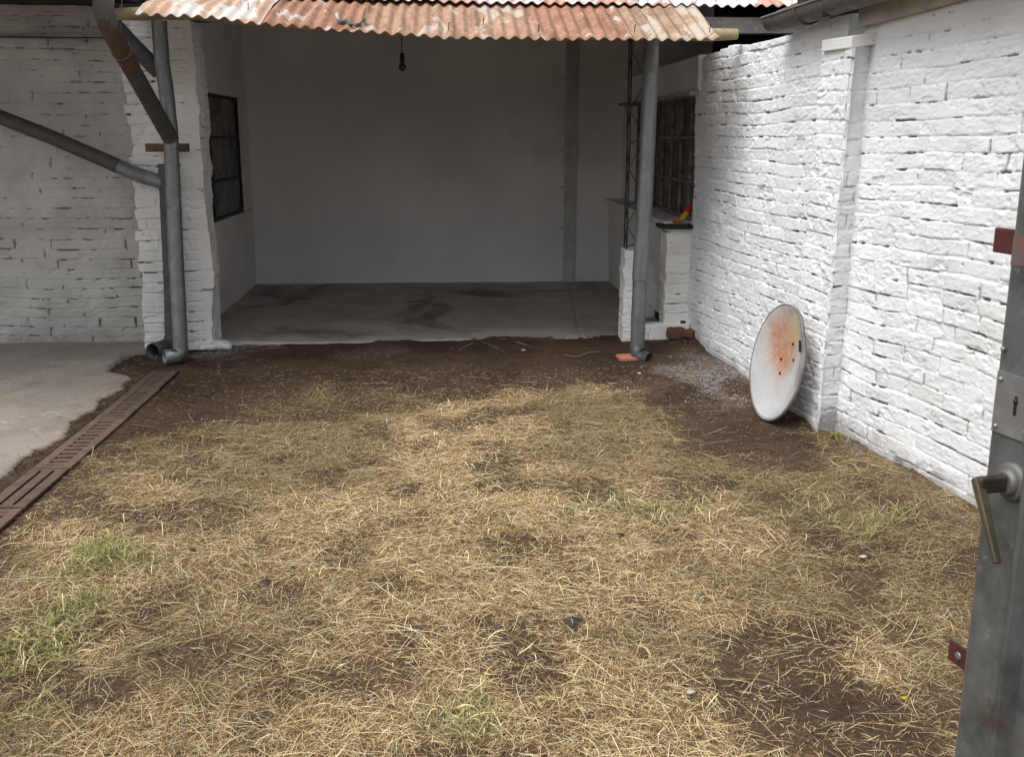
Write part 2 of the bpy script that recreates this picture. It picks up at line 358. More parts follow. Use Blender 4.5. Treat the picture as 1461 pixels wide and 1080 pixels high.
def bare_mask(x, y):
    b = np.zeros_like(x)
    for a in ((1050, 600, 120, 34), (1020, 570, 120, 30), (1250, 1030, 150, 60), (1230, 980, 150, 70), (1120, 1000, 120, 60), (780, 900, 130, 55), (640, 960, 90, 45), (800, 1010, 120, 45), (1060, 640, 130, 26), (1180, 940, 130, 45), (950, 1040, 60, 30)):
        b = np.maximum(b, blob_w(x, y, *a)*((.90 if a[1] > 900 else 1.0) if a[0] > 1000 else .34))
    for a in ((170, 750, 70, 22), (330, 905, 45, 30), (890, 735, 40, 14), (990, 690, 70, 18), (480, 840, 40, 18), (215, 740, 50, 18), (200, 985, 30, 30), (1150, 760, 80, 20)):
        b = np.maximum(b, blob_w(x, y, *a)*.34)
    return b
def straw_density(x, y):
    edge = 5.72 + (fbm(x*1.6, y*0+3, 31, 3)-.5)*.5 - .75*sst(-.75, -1.6, x) - .55*sst(1.0, 1.6, x)
    d = sst(.34, -.28, y-edge)
    d *= .45+.75*fbm(x*1.5, y*1.5, 91, 4)
    d *= .35+1.1*sst(.36, .6, fbm(x*5, y*5, 95, 3))
    d *= 1-bare_mask(x, y)
    d *= sst(-1.80, -1.45, x+.12*(fbm(y*3, x*0, 12, 3)-.5))*.8+.2
    d *= 1-.35*sst(1.0, 1.7, x)
    return np.clip(d, 0, 1)*(x > -1.74)
lime = np.maximum.reduce([blob_w(gx, gy, 320, 500, 60, 10), .9*blob_w(gx, gy, 1020, 540, 45, 30), .25*blob_w(gx, gy, 520, 510, 35, 10), .9*blob_w(gx, gy, 1330, 700, 60, 14)*0,
                          sst(.10, .0, np.abs(gx-(1.93-.06*(gy-5))))*sst(6.9, 6.6, gy)*.7])
thatch = straw_density(gx, gy)
o = link('ground', mesh_np('ground', np.stack((gx, gy, Zg), -1).reshape(-1, 3), grid_faces(*gx.shape), attr={'lime': lime, 'thatch': thatch}), M['soil'])
tag(o, kind='structure')
# concrete patio on the left, with a broken right edge
py_ = np.linspace(-2, 7.62, 1500)[:, None]; ts = np.concatenate((np.linspace(0, .6, 5), np.linspace(.62, 1, 140)))[None, :]
edge = -1.965 - .085*fbm(py_*2.2, py_*0, 51, 4) + .075*(fbm(py_*8, py_*0, 52, 6)-.5) + .03*(vn(py_*4, py_*0, 58) > .62) - .22*sst(6.35, 6.6, py_)*sst(7.3, 7.0, py_)
px_ = -9+ts*(edge+9); pz = .018+(fbm(px_*2, py_*2, 55, 3)-.5)*.012+0*py_ + .05*sst(7.3, 7.6, py_)*0
pz[:, -1] = -.06; pz[:, -2] -= .008; pz[:, -3] -= .003; px_[:, -1] = px_[:, -2]+.004
o = link('patio', mesh_np('patio', np.stack((px_, py_+0*ts, pz), -1).reshape(-1, 3), grid_faces(*px_.shape)), M['patio']); tag(o, kind='structure')
# shed floor slab
fx, fy = np.meshgrid(np.linspace(-2.1, 2.0, 300), np.linspace(7.36, 10.5, 240))
fz = .030+(fbm(fx*2, fy*2, 61, 4)-.5)*.014 + .02*sst(8, 10, fy)
crk = np.abs(fx-(1.02+.09*(fy-8)+.02*(vn(fy*6, fy*0, 4)-.5))) < .012
fz = fz-crk*.012
fz[0, :] = -.1
o = link('floor', mesh_np('floor', np.stack((fx, fy, fz), -1).reshape(-1, 3), grid_faces(*fx.shape)), M['floor']); tag(o, kind='structure')

# ------------------------------------------------------------------ LEFT WALL
lw = thing('brick_wall', 'grey whitewashed brick wall behind the concrete patio and the sloping pipe', 'wall', (-3.5, 7.5, 0))
pl_l = lambda u, v: np.clip(sst(.9, 1.7, v+(fbm(u*1.6, v*1.6, 5, 3)-.5)*1.2)*.42 + sst(1.4, .4, u-2.2+(fbm(u*2, v*2, 8, 3)-.5)*1.2)*.55 + .05, 0, .85)
panel('wall_face', (-6.0, 7.52, 0), (1, 0, 0), 3.95, const(2.38), M['white_l'], lw, 11, .0085, .22, pl_l, 1.5, 1.6, hres=.0055, hj=3.0, bulge=lambda u, v: (fbm(u*4.5, v*4.5, 9, 4)-.5)*.03,
      dirt_tone=lambda u, v: .45*sst(.12, .0, v+(fbm(u*5, v*5, 3, 3)-.5)*.2)+.35*sst(2.05, 2.35, v))  # dirt at the foot, plus a smooth darkening towards the wall top
b = MB(); b.box((-6, 7.40, 2.385), (-2.0, 7.72, 2.50)); b.build('wall_plate', M['wood_dk'], lw, WLOC[lw.name])
b = MB(); b.box((-6, 7.462, 2.16), (-1.98, 7.52, 2.165)); b.build('mortar_ledge', M['wood_dk'], lw, WLOC[lw.name])

# ------------------------------------------------------------------ SHED
EY, EZ, SL = 6.2, 2.06, .366
def eave_z(x):
    x = np.asarray(x, float); return EZ + .035*sst(.2, -.6, x) + .085*sst(-.35, -1.8, x)
def roof_z(x, y): return EZ + (eave_z(x)-EZ)*(1-sst(0, 1, (np.asarray(y)-EY)/1.0)*.92) + SL*(np.asarray(y)-EY)
shed = thing('shed', 'open fronted whitewashed shed under a rusty corrugated tin roof', 'shed', (0, 7.4, 0))
SW = WLOC[shed.name]
XL, XR, YB = -1.95, 1.76, 10.28
panel('back_wall', (XL-.05, YB, 0), (1, 0, 0), XR-XL+1.05, const(3.35), M['plaster'], shed, 21, .03, .2, flat=True, lump=.5)
# concrete post rising flush in the back wall
b = MB(); x0, x1 = 1.155, 1.265
b.box((x0, YB-.035, 0.02), (x1, YB+.02, 3.2)); b.build('wall_post', m_plain('raw_concrete_post', (.52, .51, .495), (.40, .39, .375), .9, 0, 9, .9), shed, SW)
for z in (.6, 1.0, 1.35, 1.75, 2.05): b = MB(); b.tube([(x0+.0, YB-.02, z), (x0-.05, YB-.07, z+.01)], .003, 6); b.build('tie_wire', M['wire'], shed, SW)
slopetop = lambda y0, sgn: (lambda u: roof_z(-1.5, y0+sgn*u)-.05)
# left inner wall, window opening as separate pieces round the hole
LW0, LW1, WZ0, WZ1 = 8.05, 9.92, .80, 1.85
yl0 = 7.45
def lpiece(name, ya, yb, z0, hf, seed):
    panel(name, (XL, ya, 0), (0, 1, 0), yb-ya, hf, M['plaster'], shed, seed, .014, .22, lambda u, v: u*0+.45, .9, 1.2, z0=z0)
lpiece('side_wall', yl0, YB, 0, const(WZ0), 31)
lpiece('side_wall', LW1, YB, WZ0+.002, lambda u: roof_z(-1.5, LW1+u)-.06-WZ0, 32)
lpiece('side_wall', yl0, LW0, WZ0+.002, lambda u: roof_z(-1.5, yl0+u)-.06-WZ0, 33)
lpiece('side_wall', LW0+.002, LW1-.002, WZ1, lambda u: roof_z(-1.5, LW0+u)-.06-WZ1, 34)
win = MB(); yb_, xw = LW1, XL-.03
w1 = MB()
for y in (LW0+.02, 8.72, LW1-.018): w1.box((xw-.02, y-.016, WZ0), (xw+.012, y+.016, WZ1))
for z in (WZ0+.016, 1.13, 1.49, WZ1-.016): w1.box((xw-.017, LW0, z-.014), (xw+.009, LW1, z+.014))
wo = w1.build('window', M['black'], shed, SW)
b = MB(); b.box((xw-.012, LW0, WZ0), (xw-.006, LW1, WZ1)); b.build('pane', M['pane'], wo, SW)
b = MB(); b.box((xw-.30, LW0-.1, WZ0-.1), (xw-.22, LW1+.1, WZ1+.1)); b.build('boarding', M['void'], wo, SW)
# brick pillar at the left front corner
pil = MB()
po = panel('brick_pillar', (-2.19, 7.27, 0), (1, 0, 0), .455, const(2.26), M['white_p'], shed, 41, .006, .30, lambda u, v: sst(.30, .40, u)*.55, 1.6, 1.2, edge_l=.016, edge_r=.014, hres=.0042, bl=.5, vj=.08, hj=5.0)
panel('pillar_jamb', (-1.712, 7.272, 0), (0, 1, 0), .30, const(2.26), M['white_p'], shed, 43, .008, .06, lambda u, v: u*0+.5, 1.2, 3.0, edge_r=.02)
b = MB()
for k in range(16):
    x = -1.74+rnd.uniform(-.05, .16); y = 7.25+rnd.uniform(-.05, .12); s_ = rnd.uniform(.015, .05)
    b.blob((x, y, .02+s_*.3), (s_*1.4, s_, s_*.7), k)
b.build('rubble_footing', M['white_p'], shed, SW)
# timber plate over the opening
b = MB(); b.bar((-2.25, 7.36, 2.315), (1.75, 7.36, 2.26), .12, .10); b.build('roof_beam', M['wood_dk'], shed, SW)
# right side wall of the shed with its window
RZ0, RZ1, RY0, RY1 = .86, 1.81, 7.30, 9.75
def rpiece(name, ya, yb, z0, hf, seed, x=1.72, m='plaster'):
    panel(name, (x, yb, 0), (0, -1, 0), yb-ya, hf, M[m], shed, seed, .012, .2, lambda u, v: u*0+.35, 1., 1.2, z0=z0)
rpiece('side_wall', 7.38, 8.25, .16, const(RZ0-.16), 51, 1.62)
rpiece('side_wall', 8.25, YB, 0.0, const(RZ0), 52, 1.62)
rpiece('side_wall', 7.22, YB, RZ1, const(.24), 53, 1.74)
rpiece('side_wall', RY1, YB, RZ0+.002, const(RZ1-RZ0-.004), 54, 1.74)
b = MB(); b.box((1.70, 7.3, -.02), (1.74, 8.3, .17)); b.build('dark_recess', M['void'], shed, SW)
b = MB(); b.box((1.575, 7.42, RZ0), (1.86, YB, RZ0+.03)); b.build('window_sill', M['plaster'], shed, SW)
xw = 1.80; w1 = MB()
for y in (RY0+.02, 7.62, 7.95, 8.3, 8.65, 9.0, 9.4, RY1-.02): w1.box((xw-.008, y-.011, RZ0+.03), (xw+.012, y+.011, RZ1))
for y in (RY0+.02, RY1-.02): w1.box((xw-.02, y-.02, RZ0+.03), (xw+.014, y+.02, RZ1))
for z in (RZ0+.05, 1.17, 1.49, RZ1-.016): w1.box((xw-.014, RY0, z-.011), (xw+.010, RY1, z+.011))
wo = w1.build('window', m_plain('worn_window_steel', (.26, .235, .225), (.12, .085, .075), .75, .2, 16), shed, SW)
b = MB(); b.box((xw+.014, RY0, RZ0), (xw+.020, RY1, RZ1)); b.build('pane', M['pane'], wo, SW)
b = MB(); b.box((1.69, 7.25, RZ1-.03), (1.86, RY1+.2, RZ1-.002)); b.build('lintel', M['greywood'], wo, SW)
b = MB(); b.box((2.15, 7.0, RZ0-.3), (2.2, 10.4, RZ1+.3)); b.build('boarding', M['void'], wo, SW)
# low masonry at the right front: broken column stub, white jamb and curb
panel('column_stub', (1.255, 7.24, 0), (1, 0, 0), .155, lambda u: .66+.05*vn(np.asarray(u)*30, np.asarray(u)*0, 3), M['white_p'], shed, 61, .006, .16, lambda u, v: u*0+.95, .5, 1.8, edge_l=.008, edge_r=.004, bl=.9, vj=0, off_=.3)
panel('wall_jamb', (1.575, 7.30, .1), (1, 0, 0), .20, const(.745), M['white_p'], shed, 62, .006, .16, lambda u, v: u*0+.3, 1.3, 1.2, edge_l=.006, hres=.0042, bl=.4, vj=.1, hj=2)
panel('curb', (1.41, 7.255, 0), (1, 0, 0), .345, const(.15), M['white_p'], shed, 63, .006, .12, lambda u, v: u*0+.9, .5, 1.0)
b = MB(); b.box((1.53, 7.26, .848), (1.775, 7.5, .875)); b.build('slate_ledge', M['black'], shed, SW)
# steel lattice of the unfinished column
b = MB(); a0, a1, c0, c1 = 1.275, 1.385, 7.27, 7.37; top = 2.30
for (x, y) in ((a0, c0), (a1, c0), (a0, c1), (a1, c1)): b.tube([(x, y, .6), (x+.004, y, 1.4), (x, y, top)], .006, 6)
z = .68; k = 0
while z < 2.2:
    for (p, q) in (((a0, c0), (a1, c0)), ((a0, c0), (a0, c1))):
        p2, q2 = (p, q) if k % 2 else (q, p)
        b.tube([(*p2, z), (*q2, z+.2)], .003, 5)
    z += .2; k += 1
for z in (.72, 1.02, 1.45): b.tube([(a0, c0, z), (a1, c0-.02, z+.05)], .004, 5)
b.build('rebar_lattice', M['rebar'], shed, SW)
b = MB(); b.bar((1.21, 7.34, 1.72), (1.37, 7.36, 1.725), .05, .02); b.build('timber_brace', M['wood_dk'], shed, SW)
# corrugated roof sheets
def corr_sheet(name, x0, x1, y0, y1, zf, material, parent, pitch=.0755, amp=.0095, lift=0., warp=0., seed=0, skew=0.):
    nx = int((x1-x0)/pitch*14)+2; ny = max(6, int((y1-y0)/.09)+2)
    x, y = np.meshgrid(np.linspace(x0, x1, nx), np.linspace(0, 1, ny))
    ragged = (vn(x*5, x*0, seed+4)-.5)*.02
    Y = y0+ragged+y*(y1-y0-ragged)
    z = zf(x, Y)+lift+amp*np.sin(2*math.pi*x/pitch)+warp*(fbm(x*2.5, Y*2.5, seed, 3)-.5)*2
    z = z-.008*vn(x*7, x*0, seed+9)*sst(.25, 0, y)
    me = mesh_np(name, np.stack((x+skew*(Y-y0), Y, z), -1).reshape(-1, 3), grid_faces(nx and ny, nx))
    o = link(name, me, material, parent, SW)
    m = o.modifiers.new('thick', 'SOLIDIFY'); m.thickness = .0025; m.offset = 0
    return o
seams = [PY(px, py, EY)[0] for px, py in ((194, 20), (368, 31), (508, 45), (652, 52), (764, 57), (906, 58), (1024, 58))]
mats = [M['tin_white'], M['tin'][0], M['tin'][1], M['tin'][1], M['tin'][0], M['tin'][2]]
for k in range(6):
    lab = {0: 'whitened sheet with a bent edge', 5: 'paler brownish sheet at the right end'}.get(k)
    o = corr_sheet('roof_sheet', seams[k]-(.03 if k else 0), seams[k+1]+.02, EY-.012*(k % 2)-(.03 if k == 0 else 0), 7.75, roof_z, mats[k], shed, lift=.004*(k % 2)+(.016 if k == 0 else 0), warp=.02 if k == 0 else .008, seed=k*7)
    if lab: o['label'] = lab
ups = [-1.98, -1.25, -.02, 1.0, 2.55]
upz = lambda x, y: EZ + .022 + .012*sst(-.2, -1.9, x) - .022*np.asarray(x)/2 + SL*(np.asarray(y)-EY)
for k in range(4):
    corr_sheet('roof_sheet', ups[k]-.03, ups[k+1]+.02, 6.87+.015*(k % 2), 10.55, upz, M['tin_up2'] if k in (0, 2, 3) else M['tin_up'], shed, lift=.018+.004*(k % 2), warp=.006, seed=100+k*7)
for px, py in ((349, 22), (1012, 47), (905, 46), (690, 6), (768, 45), (640, 47)):
    p = PY(px, py, 6.3); x = p[0]; y = 6.3+.12*(py < 30); z = float(roof_z(x, y))+.02; b = MB(); b.tube([(x, y, z-.01), (x+.004, y-.01, z+.035)], .003, 6); b.build('roofing_nail', M['rebar'], shed, SW)
for px in (385, 480, 570, 700, 790, 905, 985):
    x = PY(px, 8, 7.1)[0]; b = MB(); b.tube([(x, 6.95, float(upz(x, 6.95))+.015), (x+.006, 6.94, float(upz(x, 6.95))+.06)], .003, 6); b.build('roofing_nail', M['rebar'], shed, SW)
ez = lambda x: float(roof_z(x, 6.5))-.052
b = MB(); xs_ = np.linspace(-1.98, 1.80, 24)
b.tube([(x, 6.5, ez(max(x, -1.75))+.006*math.sin(x*7)) for x in xs_], [.036+.004*math.sin(x*13) for x in xs_], 12); b.build('eave_pole', M['bamboo'], shed, SW)
for x in (-1.9, -.9, .2, 1.2):
    b = MB(); b.bar((x, 7.5, float(roof_z(x, 7.5))-.11), (x, 10.2, float(roof_z(x, 10.2))-.11), .06, .09); b.build('rafter', M['wood_dk'], shed, SW)
# galvanised steel beam and added dark panel keeping light out under the upper sheets
p0 = PY(1000, 35, 7.08); b = MB(); b.box((-.5, 7.08, p0[2]-.055), (2.6, 7.18, p0[2]+.045)); b.build('steel_beam', m_galv('steel_beam_zinc', (.40, .40, .39), .3, .6), shed, SW)
b = MB(); b.box((2.62, 6.9, 1.6), (2.68, 10.6, 3.9)); b.box((1.9, 7.45, 2.0), (2.62, 7.5, 2.6)); b.build('closing_panel', M['void'], shed, SW)

# ------------------------------------------------------------------ RIGHT BOUNDARY WALL
bw = thing('boundary_wall', 'bright white painted brick wall running down the right side with a pilaster', 'wall', (1.95, 5.0, 0))
A = np.array((1.755, 7.32, 0)); B = np.array((1.915, 5.07, 0)); L1 = np.linalg.norm(B-A)
top1 = lambda u: 2.045 + .012*np.floor(3*vn(np.asarray(u)*3.2, np.asarray(u)*0, 17)) - .03*sst(.25, 0, np.asarray(u)) + .012*sst(1.6, 2.2, np.asarray(u))
panel('far_face', A, B-A, L1, top1, M['white_r'], bw, 71, .0062, .22, lambda u, v: .10+.35*sst(.5, .7, fbm(u*1.4, v*1.4, 4, 3)), 1.0, 1.15, dirt_tone=basedirt, hres=.0042)
C = np.array((1.955, 4.99, 0)); D = np.array((2.32, 2.4, 0)); L2 = np.linalg.norm(D-C)
nearz = PX(1262, 32, 1.97)[2]
top2 = lambda u: nearz + .004 + .037*np.asarray(u)
panel('near_face', C, D-C, L2, top2, M['white_r'], bw, 72, .0058, .22, lambda u, v: .12+.5*sst(1.3, 1.75, v)+.3*sst(.5, .7, fbm(u*1.4, v*1.4, 14, 3)), 1.0, 1.15, dirt_tone=basedirt, hres=.0038)
# pilaster: face towards the yard and face towards the camera
pz_ = PX(1215, 62, 1.85)[2]
panel('pilaster_face', (1.832, 5.215, 0), (0.026, -.353, 0), .354, const(pz_), M['white_r'], bw, 73, .006, .012, lambda u, v: u*0+.15, 1.2, 1.4, edge_r=.007, dirt_tone=basedirt, hres=.004, bl=.34, vj=.3, off_=.8)
panel('pilaster_flank', (1.864, 4.862, 0), (.15, .06, 0), .17, const(pz_), M['white_r'], bw, 74, .005, .012, lambda u, v: .1+.6*sst(.4, .6, fbm(u*4, v*3, 6, 3)), 1.0, 1.3, edge_l=.007, dirt_tone=basedirt, hres=.004, bl=.262, vj=.5, off_=.35)
for ch_ in bw.children:
    if True:
        m_ = ch_.data; a_ = np.empty(len(m_.vertices)*3, np.float32); m_.vertices.foreach_get('co', a_); a_ = a_.reshape(-1, 3); a_[:, 0] += .022*a_[:, 2]*np.clip((7.32-(a_[:, 1]+WLOC[bw.name][1]))/2.1, 0, 1); m_.vertices.foreach_set('co', a_.ravel()); m_.update()
b = MB(); b.obox((1.958, 5.03, pz_+.030), (.082, .01, .012), (-.012, .165, .004), (0, 0, .028)); b.build('coping_brick', M['white_p'], bw, WLOC[bw.name], bevel=.006)
# ------------------------------------------------------------------ NEIGHBOUR'S EAVE ABOVE THE WALL
sh = thing('lean_to_roof', 'dark lean-to roof edge with grey timber resting on the right wall', 'roof', (2.1, 4.5, nearz))
dW = nrm(D-C); nW = np.array((-dW[1]*-1, dW[0]*-1, 0)); nW = np.array((-dW[1], dW[0], 0));  nW = nW if nW[0] > 0 else -nW   # nW points to +X side
q0 = C+dW*.02+nW*.02; up_ = .05
b = MB(); a_ = np.array((q0[0], q0[1], nearz+.075)); e_ = a_+dW*2.7+np.array((0, 0, .10)); b.bar(a_+nW*.03, e_+nW*.03, .10, .14); b.build('fascia', M['greywood'], sh, WLOC[sh.name])
b = MB()
for k, (t, w) in enumerate(((-.12, .09), (.0, .06), (-.3, .07))): 
    p = C+dW*t+np.array((-.02, 0, nearz+.11+.02*k)); b.bar(p-nW*.12, p+nW*.9+np.array((0, 0, .12)), w, .10)
b.build('rafter_end', M['wood_dk'], sh, WLOC[sh.name])
r0 = C-dW*.35+nW*.06+np.array((0, 0, nearz+.235)); 
nx, ny = 420, 8; uu, tt = np.meshgrid(np.linspace(0, 3.0, nx), np.linspace(0, 2.2, ny))
Xr = r0+uu[..., None]*dW+tt[..., None]*(nW+np.array((0, 0, .16)))+(.009*np.sin(2*math.pi*uu/.0755)+.04*uu)[..., None]*np.array((0, 0, 1.))
o = link('roof_sheet', mesh_np('roof_sheet', Xr.reshape(-1, 3), grid_faces(ny, nx)), M['galv_dk'], sh, WLOC[sh.name]); m = o.modifiers.new('t', 'SOLIDIFY'); m.thickness = .003
# half round gutter along it
gt = thing('rain_gutter', 'half round grey rain gutter hanging over the top of the right wall', 'gutter', PY(1105, 36, 5.75))
def half_gutter(name, P, d, L, r, material, parent, thick=.003, endcap=True):
    d = nrm(d); side = nrm(np.cross(d, (0, 0, 1))); upv = np.cross(side, d); n = 14; vs = []; st = np.linspace(0, L, 24)
    for s_ in st:
        for k in range(n+1):
            a = math.pi*k/n; vs.append(P+d*s_+r*(math.cos(a)*side-math.sin(a)*upv))
    me = mesh_np(name, np.array(vs), grid_faces(len(st), n+1)); o = link(name, me, material, parent, WLOC[parent.name])
    m = o.modifiers.new('t', 'SOLIDIFY'); m.thickness = thick
    b = MB()
    for sg in (-1, 1): b.tube([P+side*r*sg, P+d*L+side*r*sg], r*.11, 8)
    b.build('bead', material, parent, WLOC[parent.name])
    if endcap:
        b = MB(); b.add([P+r*(math.cos(math.pi*k/n)*side-math.sin(math.pi*k/n)*upv) for k in range(n+1)], [tuple(range(n+1))]); b.build('end_cap', material, parent, WLOC[parent.name])
    return side
gp = PY(1105, 27, 5.75); gd = nrm(ray(490, 195))*-1; gd = nrm(gd+np.array((0, 0, .02)))
sd = half_gutter('trough', gp, gd, 3.2, .075, M['gutter'], gt)
for s_ in (.42, 1.3):
    p = gp+gd*s_; b = MB(); b.tube([p+.081*(math.cos(math.pi*k/12)*sd-math.sin(math.pi*k/12)*np.array((0, 0, 1.))) for k in range(13)], .006, 8); b.build('strap', M['wood'], gt, WLOC[gt.name])
b = MB(); p = PY(1150, 12, 5.9); b.tube([PY(1108, 18, 5.75), PY(1140, 4, 5.6), PY(1170, -12, 5.4)], .004, 6); b.build('tie_wire', M['wire'], gt, WLOC[gt.name])

# ------------------------------------------------------------------ LEFT ROOF, GUTTER
lr = thing('porch_roof', 'dark underside of the porch roof above the left wall', 'roof', (-3.5, 7.0, 2.5))
LRX = -2.22
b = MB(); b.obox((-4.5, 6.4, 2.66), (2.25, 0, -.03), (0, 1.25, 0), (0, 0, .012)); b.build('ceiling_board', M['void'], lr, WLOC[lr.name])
for k in range(4):
    b = MB(); b.bar((-6.5, 5.4+k*.62, 2.645), (LRX+.02, 5.4+k*.62, 2.585), .06, .08); b.build('rafter', M['wood_dk'], lr, WLOC[lr.name])
b = MB(); b.box((-6.5, 7.33, 2.43), (LRX+.05, 7.40, 2.52)); b.build('fascia', M['wood_dk'], lr, WLOC[lr.name])
lg = thing('rain_gutter', 'dark rounded gutter above the yellowish pole end at the top left', 'gutter', (-2.03, 6.5, 2.42))
half_gutter('trough', np.array((-2.03, 7.25, 2.455)), (0, -1, .005), 2.6, .095, M['galv_dk'], lg)

# ------------------------------------------------------------------ DOWNPIPES
def pipe(b, pts, r, n=20):
    R = r if hasattr(r, '__len__') else [r]*len(pts); Q = []; RR = []
    for k in range(len(pts)-1):
        m_ = max(1, int(np.linalg.norm(np.asarray(pts[k+1])-np.asarray(pts[k]))/.05))
        for q in range(m_):
            f_ = q/m_; j_ = np.array((rnd.gauss(0, .0006), rnd.gauss(0, .0006), 0)) if 0 < q else 0
            Q.append(np.asarray(pts[k])*(1-f_)+np.asarray(pts[k+1])*f_+j_); RR.append((R[k]*(1-f_)+R[k+1]*f_)*(1+rnd.gauss(0, .006)))
    b.tube(Q+[np.asarray(pts[-1])], RR+[R[-1]], n, cap=False)
PYF = 6.98
dp = thing('downpipe', 'grey galvanised downpipe with a rust-banded branch in front of the brick pillar', 'downpipe', G(256, 512))
Lc = WLOC[dp.name]; r = .050
P = lambda x, y, Y=PYF: PY(x, y, Y)
b = MB(); top_ = P(227, 30); p1 = P(231, 90); p2 = P(236, 120); p3 = P(243, 185); p4 = P(244, 205); bot = P(258, 500, 6.86)
pipe(b, [top_, p1, p2, p3, p4], r*.98); pipe(b, [p4+np.array((0, 0, .03)), P(247, 270), P(252, 385, 6.93), bot+np.array((0, 0, .05)), bot], [r*.94, r, r, r, r*1.02]); b.build('pipe', M['galv'], dp, Lc)
b = MB()
for (x, y) in ((246, 236), (244.5, 207)): 
    p = P(x, y); b = MB(); b.tube([p+np.array((0, 0, .012)), p-np.array((0, 0, .012))], r*1.05, 20, cap=False); b.build('joint_collar', M['galv'], dp, Lc)
br0 = PY(147, -30, 6.15); br1 = PY(147.5, 14, 6.15); br2 = PY(155, 40, 6.2); br3 = PY(193, 108, 6.55); br4 = PY(243, 197, 6.95)
b = MB(); pipe(b, [br0, br1, br2+np.array((0, 0, .01))], [.058, .058, .057]); b.build('branch_elbow', M['gutter'], dp, Lc)
b = MB(); pipe(b, [br1+.3*(br2-br1), br2, br2+.5*(br3-br2), br3-.15*(br3-br2)], .0555); b.build('branch_pipe', M['rustpipe'], dp, Lc)['label'] = 'rusty brown length of pipe'
b = MB(); pipe(b, [br3-.2*(br3-br2), br3+.5*(br4-br3), br4], [.052, .053, .053]); b.build('branch_pipe', M['galv_old'], dp, Lc)
b = MB(); c_ = br2+.45*(br3-br2); d_ = nrm(br3-br2); 
ring = [c_+.059*(math.cos(a)*nrm(np.cross(d_, (1, 0, 0)))+math.sin(a)*nrm(np.cross(d_, np.cross(d_, (1, 0, 0)))) )+d_*.02*math.cos(a) for a in np.linspace(0, 2*math.pi, 20)]
b.tube(ring, .0028, 6); b.build('wire_tie', M['wire'], dp, Lc)
eld = nrm(np.array((-.86, -.50, 0)))
b = MB(); e0 = bot+np.array((0, 0, .02)); pipe(b, [e0, e0+np.array((0, 0, -.035))+eld*.008, e0+eld*.03+np.array((0, 0, -.055)), e0+eld*.115+np.array((0, 0, -.055))], [r*1.02, r*1.04, r*1.04, r*1.04])
eo = b.build('elbow', M['galv'], dp, Lc)
m_ = eo.modifiers.new('t', 'SOLIDIFY'); m_.thickness = .003
dp2 = thing('downpipe', 'dark shaded downpipe behind the front one, fed by the long sloping pipe', 'downpipe', G(240, 505))
Lc = WLOC[dp2.name]; Y2 = 7.17
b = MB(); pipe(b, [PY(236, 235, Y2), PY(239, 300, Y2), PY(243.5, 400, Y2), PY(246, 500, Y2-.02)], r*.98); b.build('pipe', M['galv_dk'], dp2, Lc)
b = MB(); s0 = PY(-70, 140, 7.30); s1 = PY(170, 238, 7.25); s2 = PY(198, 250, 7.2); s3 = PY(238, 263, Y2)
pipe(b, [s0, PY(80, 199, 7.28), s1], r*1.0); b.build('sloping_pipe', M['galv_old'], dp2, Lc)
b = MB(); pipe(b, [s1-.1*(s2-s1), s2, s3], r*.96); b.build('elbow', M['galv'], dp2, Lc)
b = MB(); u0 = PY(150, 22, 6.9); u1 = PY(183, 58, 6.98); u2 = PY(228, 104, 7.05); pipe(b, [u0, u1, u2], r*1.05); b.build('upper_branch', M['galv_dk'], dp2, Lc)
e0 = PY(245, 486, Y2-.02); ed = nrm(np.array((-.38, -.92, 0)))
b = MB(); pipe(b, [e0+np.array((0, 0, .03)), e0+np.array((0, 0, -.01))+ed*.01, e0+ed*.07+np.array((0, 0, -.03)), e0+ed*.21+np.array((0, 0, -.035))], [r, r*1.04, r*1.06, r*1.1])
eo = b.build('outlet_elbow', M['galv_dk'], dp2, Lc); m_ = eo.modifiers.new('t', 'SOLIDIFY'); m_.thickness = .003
b = MB(); pa = PY(210, 211, 7.13); pb = PY(268, 211, 7.13); b.bar(pa, pb, .10, .055); o = b.build('wooden_block', M['wood'], None, None, bevel=.004); tag(o, 'brown wooden block jutting from the pillar behind the downpipe', 'wood block')
dp3 = thing('downpipe', 'galvanised pipe standing as a post at the right of the shed opening', 'downpipe', G(909, 511))
Lc = WLOC[dp3.name]; r3 = .0515
b = MB(); q = [PY(909, 497, 6.80), PY(913, 395, 6.80), PY(919, 300, 6.80), PY(925, 180, 6.80), PY(930.5, 40, 6.80)]
pipe(b, q[:2], r3*.96); pipe(b, [q[1]+np.array((0, 0, -.02)), q[2], q[3], q[4]], r3*1.03); b.build('pipe', M['galv'], dp3, Lc)
b = MB()
for (x, y) in ((913.2, 391), (922.5, 232)): p = PY(x, y, 6.8); b = MB(); b.tube([p+np.array((.001, 0, .006)), p-np.array((0, 0, .006))], r3*1.06, 20, cap=False); b.build('joint_collar', M['galv'], dp3, Lc)
ed = nrm(np.array((.72, -.69, 0))); b = MB(); e0 = q[0]
pipe(b, [e0+np.array((0, 0, .02)), e0+np.array((.0, 0, -.03))+ed*.008, e0+ed*.03+np.array((0, 0, -.055)), e0+ed*.10+np.array((0, 0, -.064))], [r3, r3*1.02, r3*.98, r3*.95])
eo = b.build('elbow', M['galv_dk'], dp3, Lc); m_ = eo.modifiers.new('t', 'SOLIDIFY'); m_.thickness = .003
# loose hanging wire at the left
b = MB(); b.tube([PY(174, -20, 6.2), PY(173.5, 12, 6.2), PY(174, 30, 6.2), PY(171, 45, 6.22)], .0025, 6); b.tube([PY(168, 14, 6.2), PY(173, 9, 6.2), PY(177, 15, 6.2)], .003, 6)
o = b.build('hanging_wire', M['wire']); tag(o, 'thin pale wire hanging down beside the rusty branch pipe', 'wire')

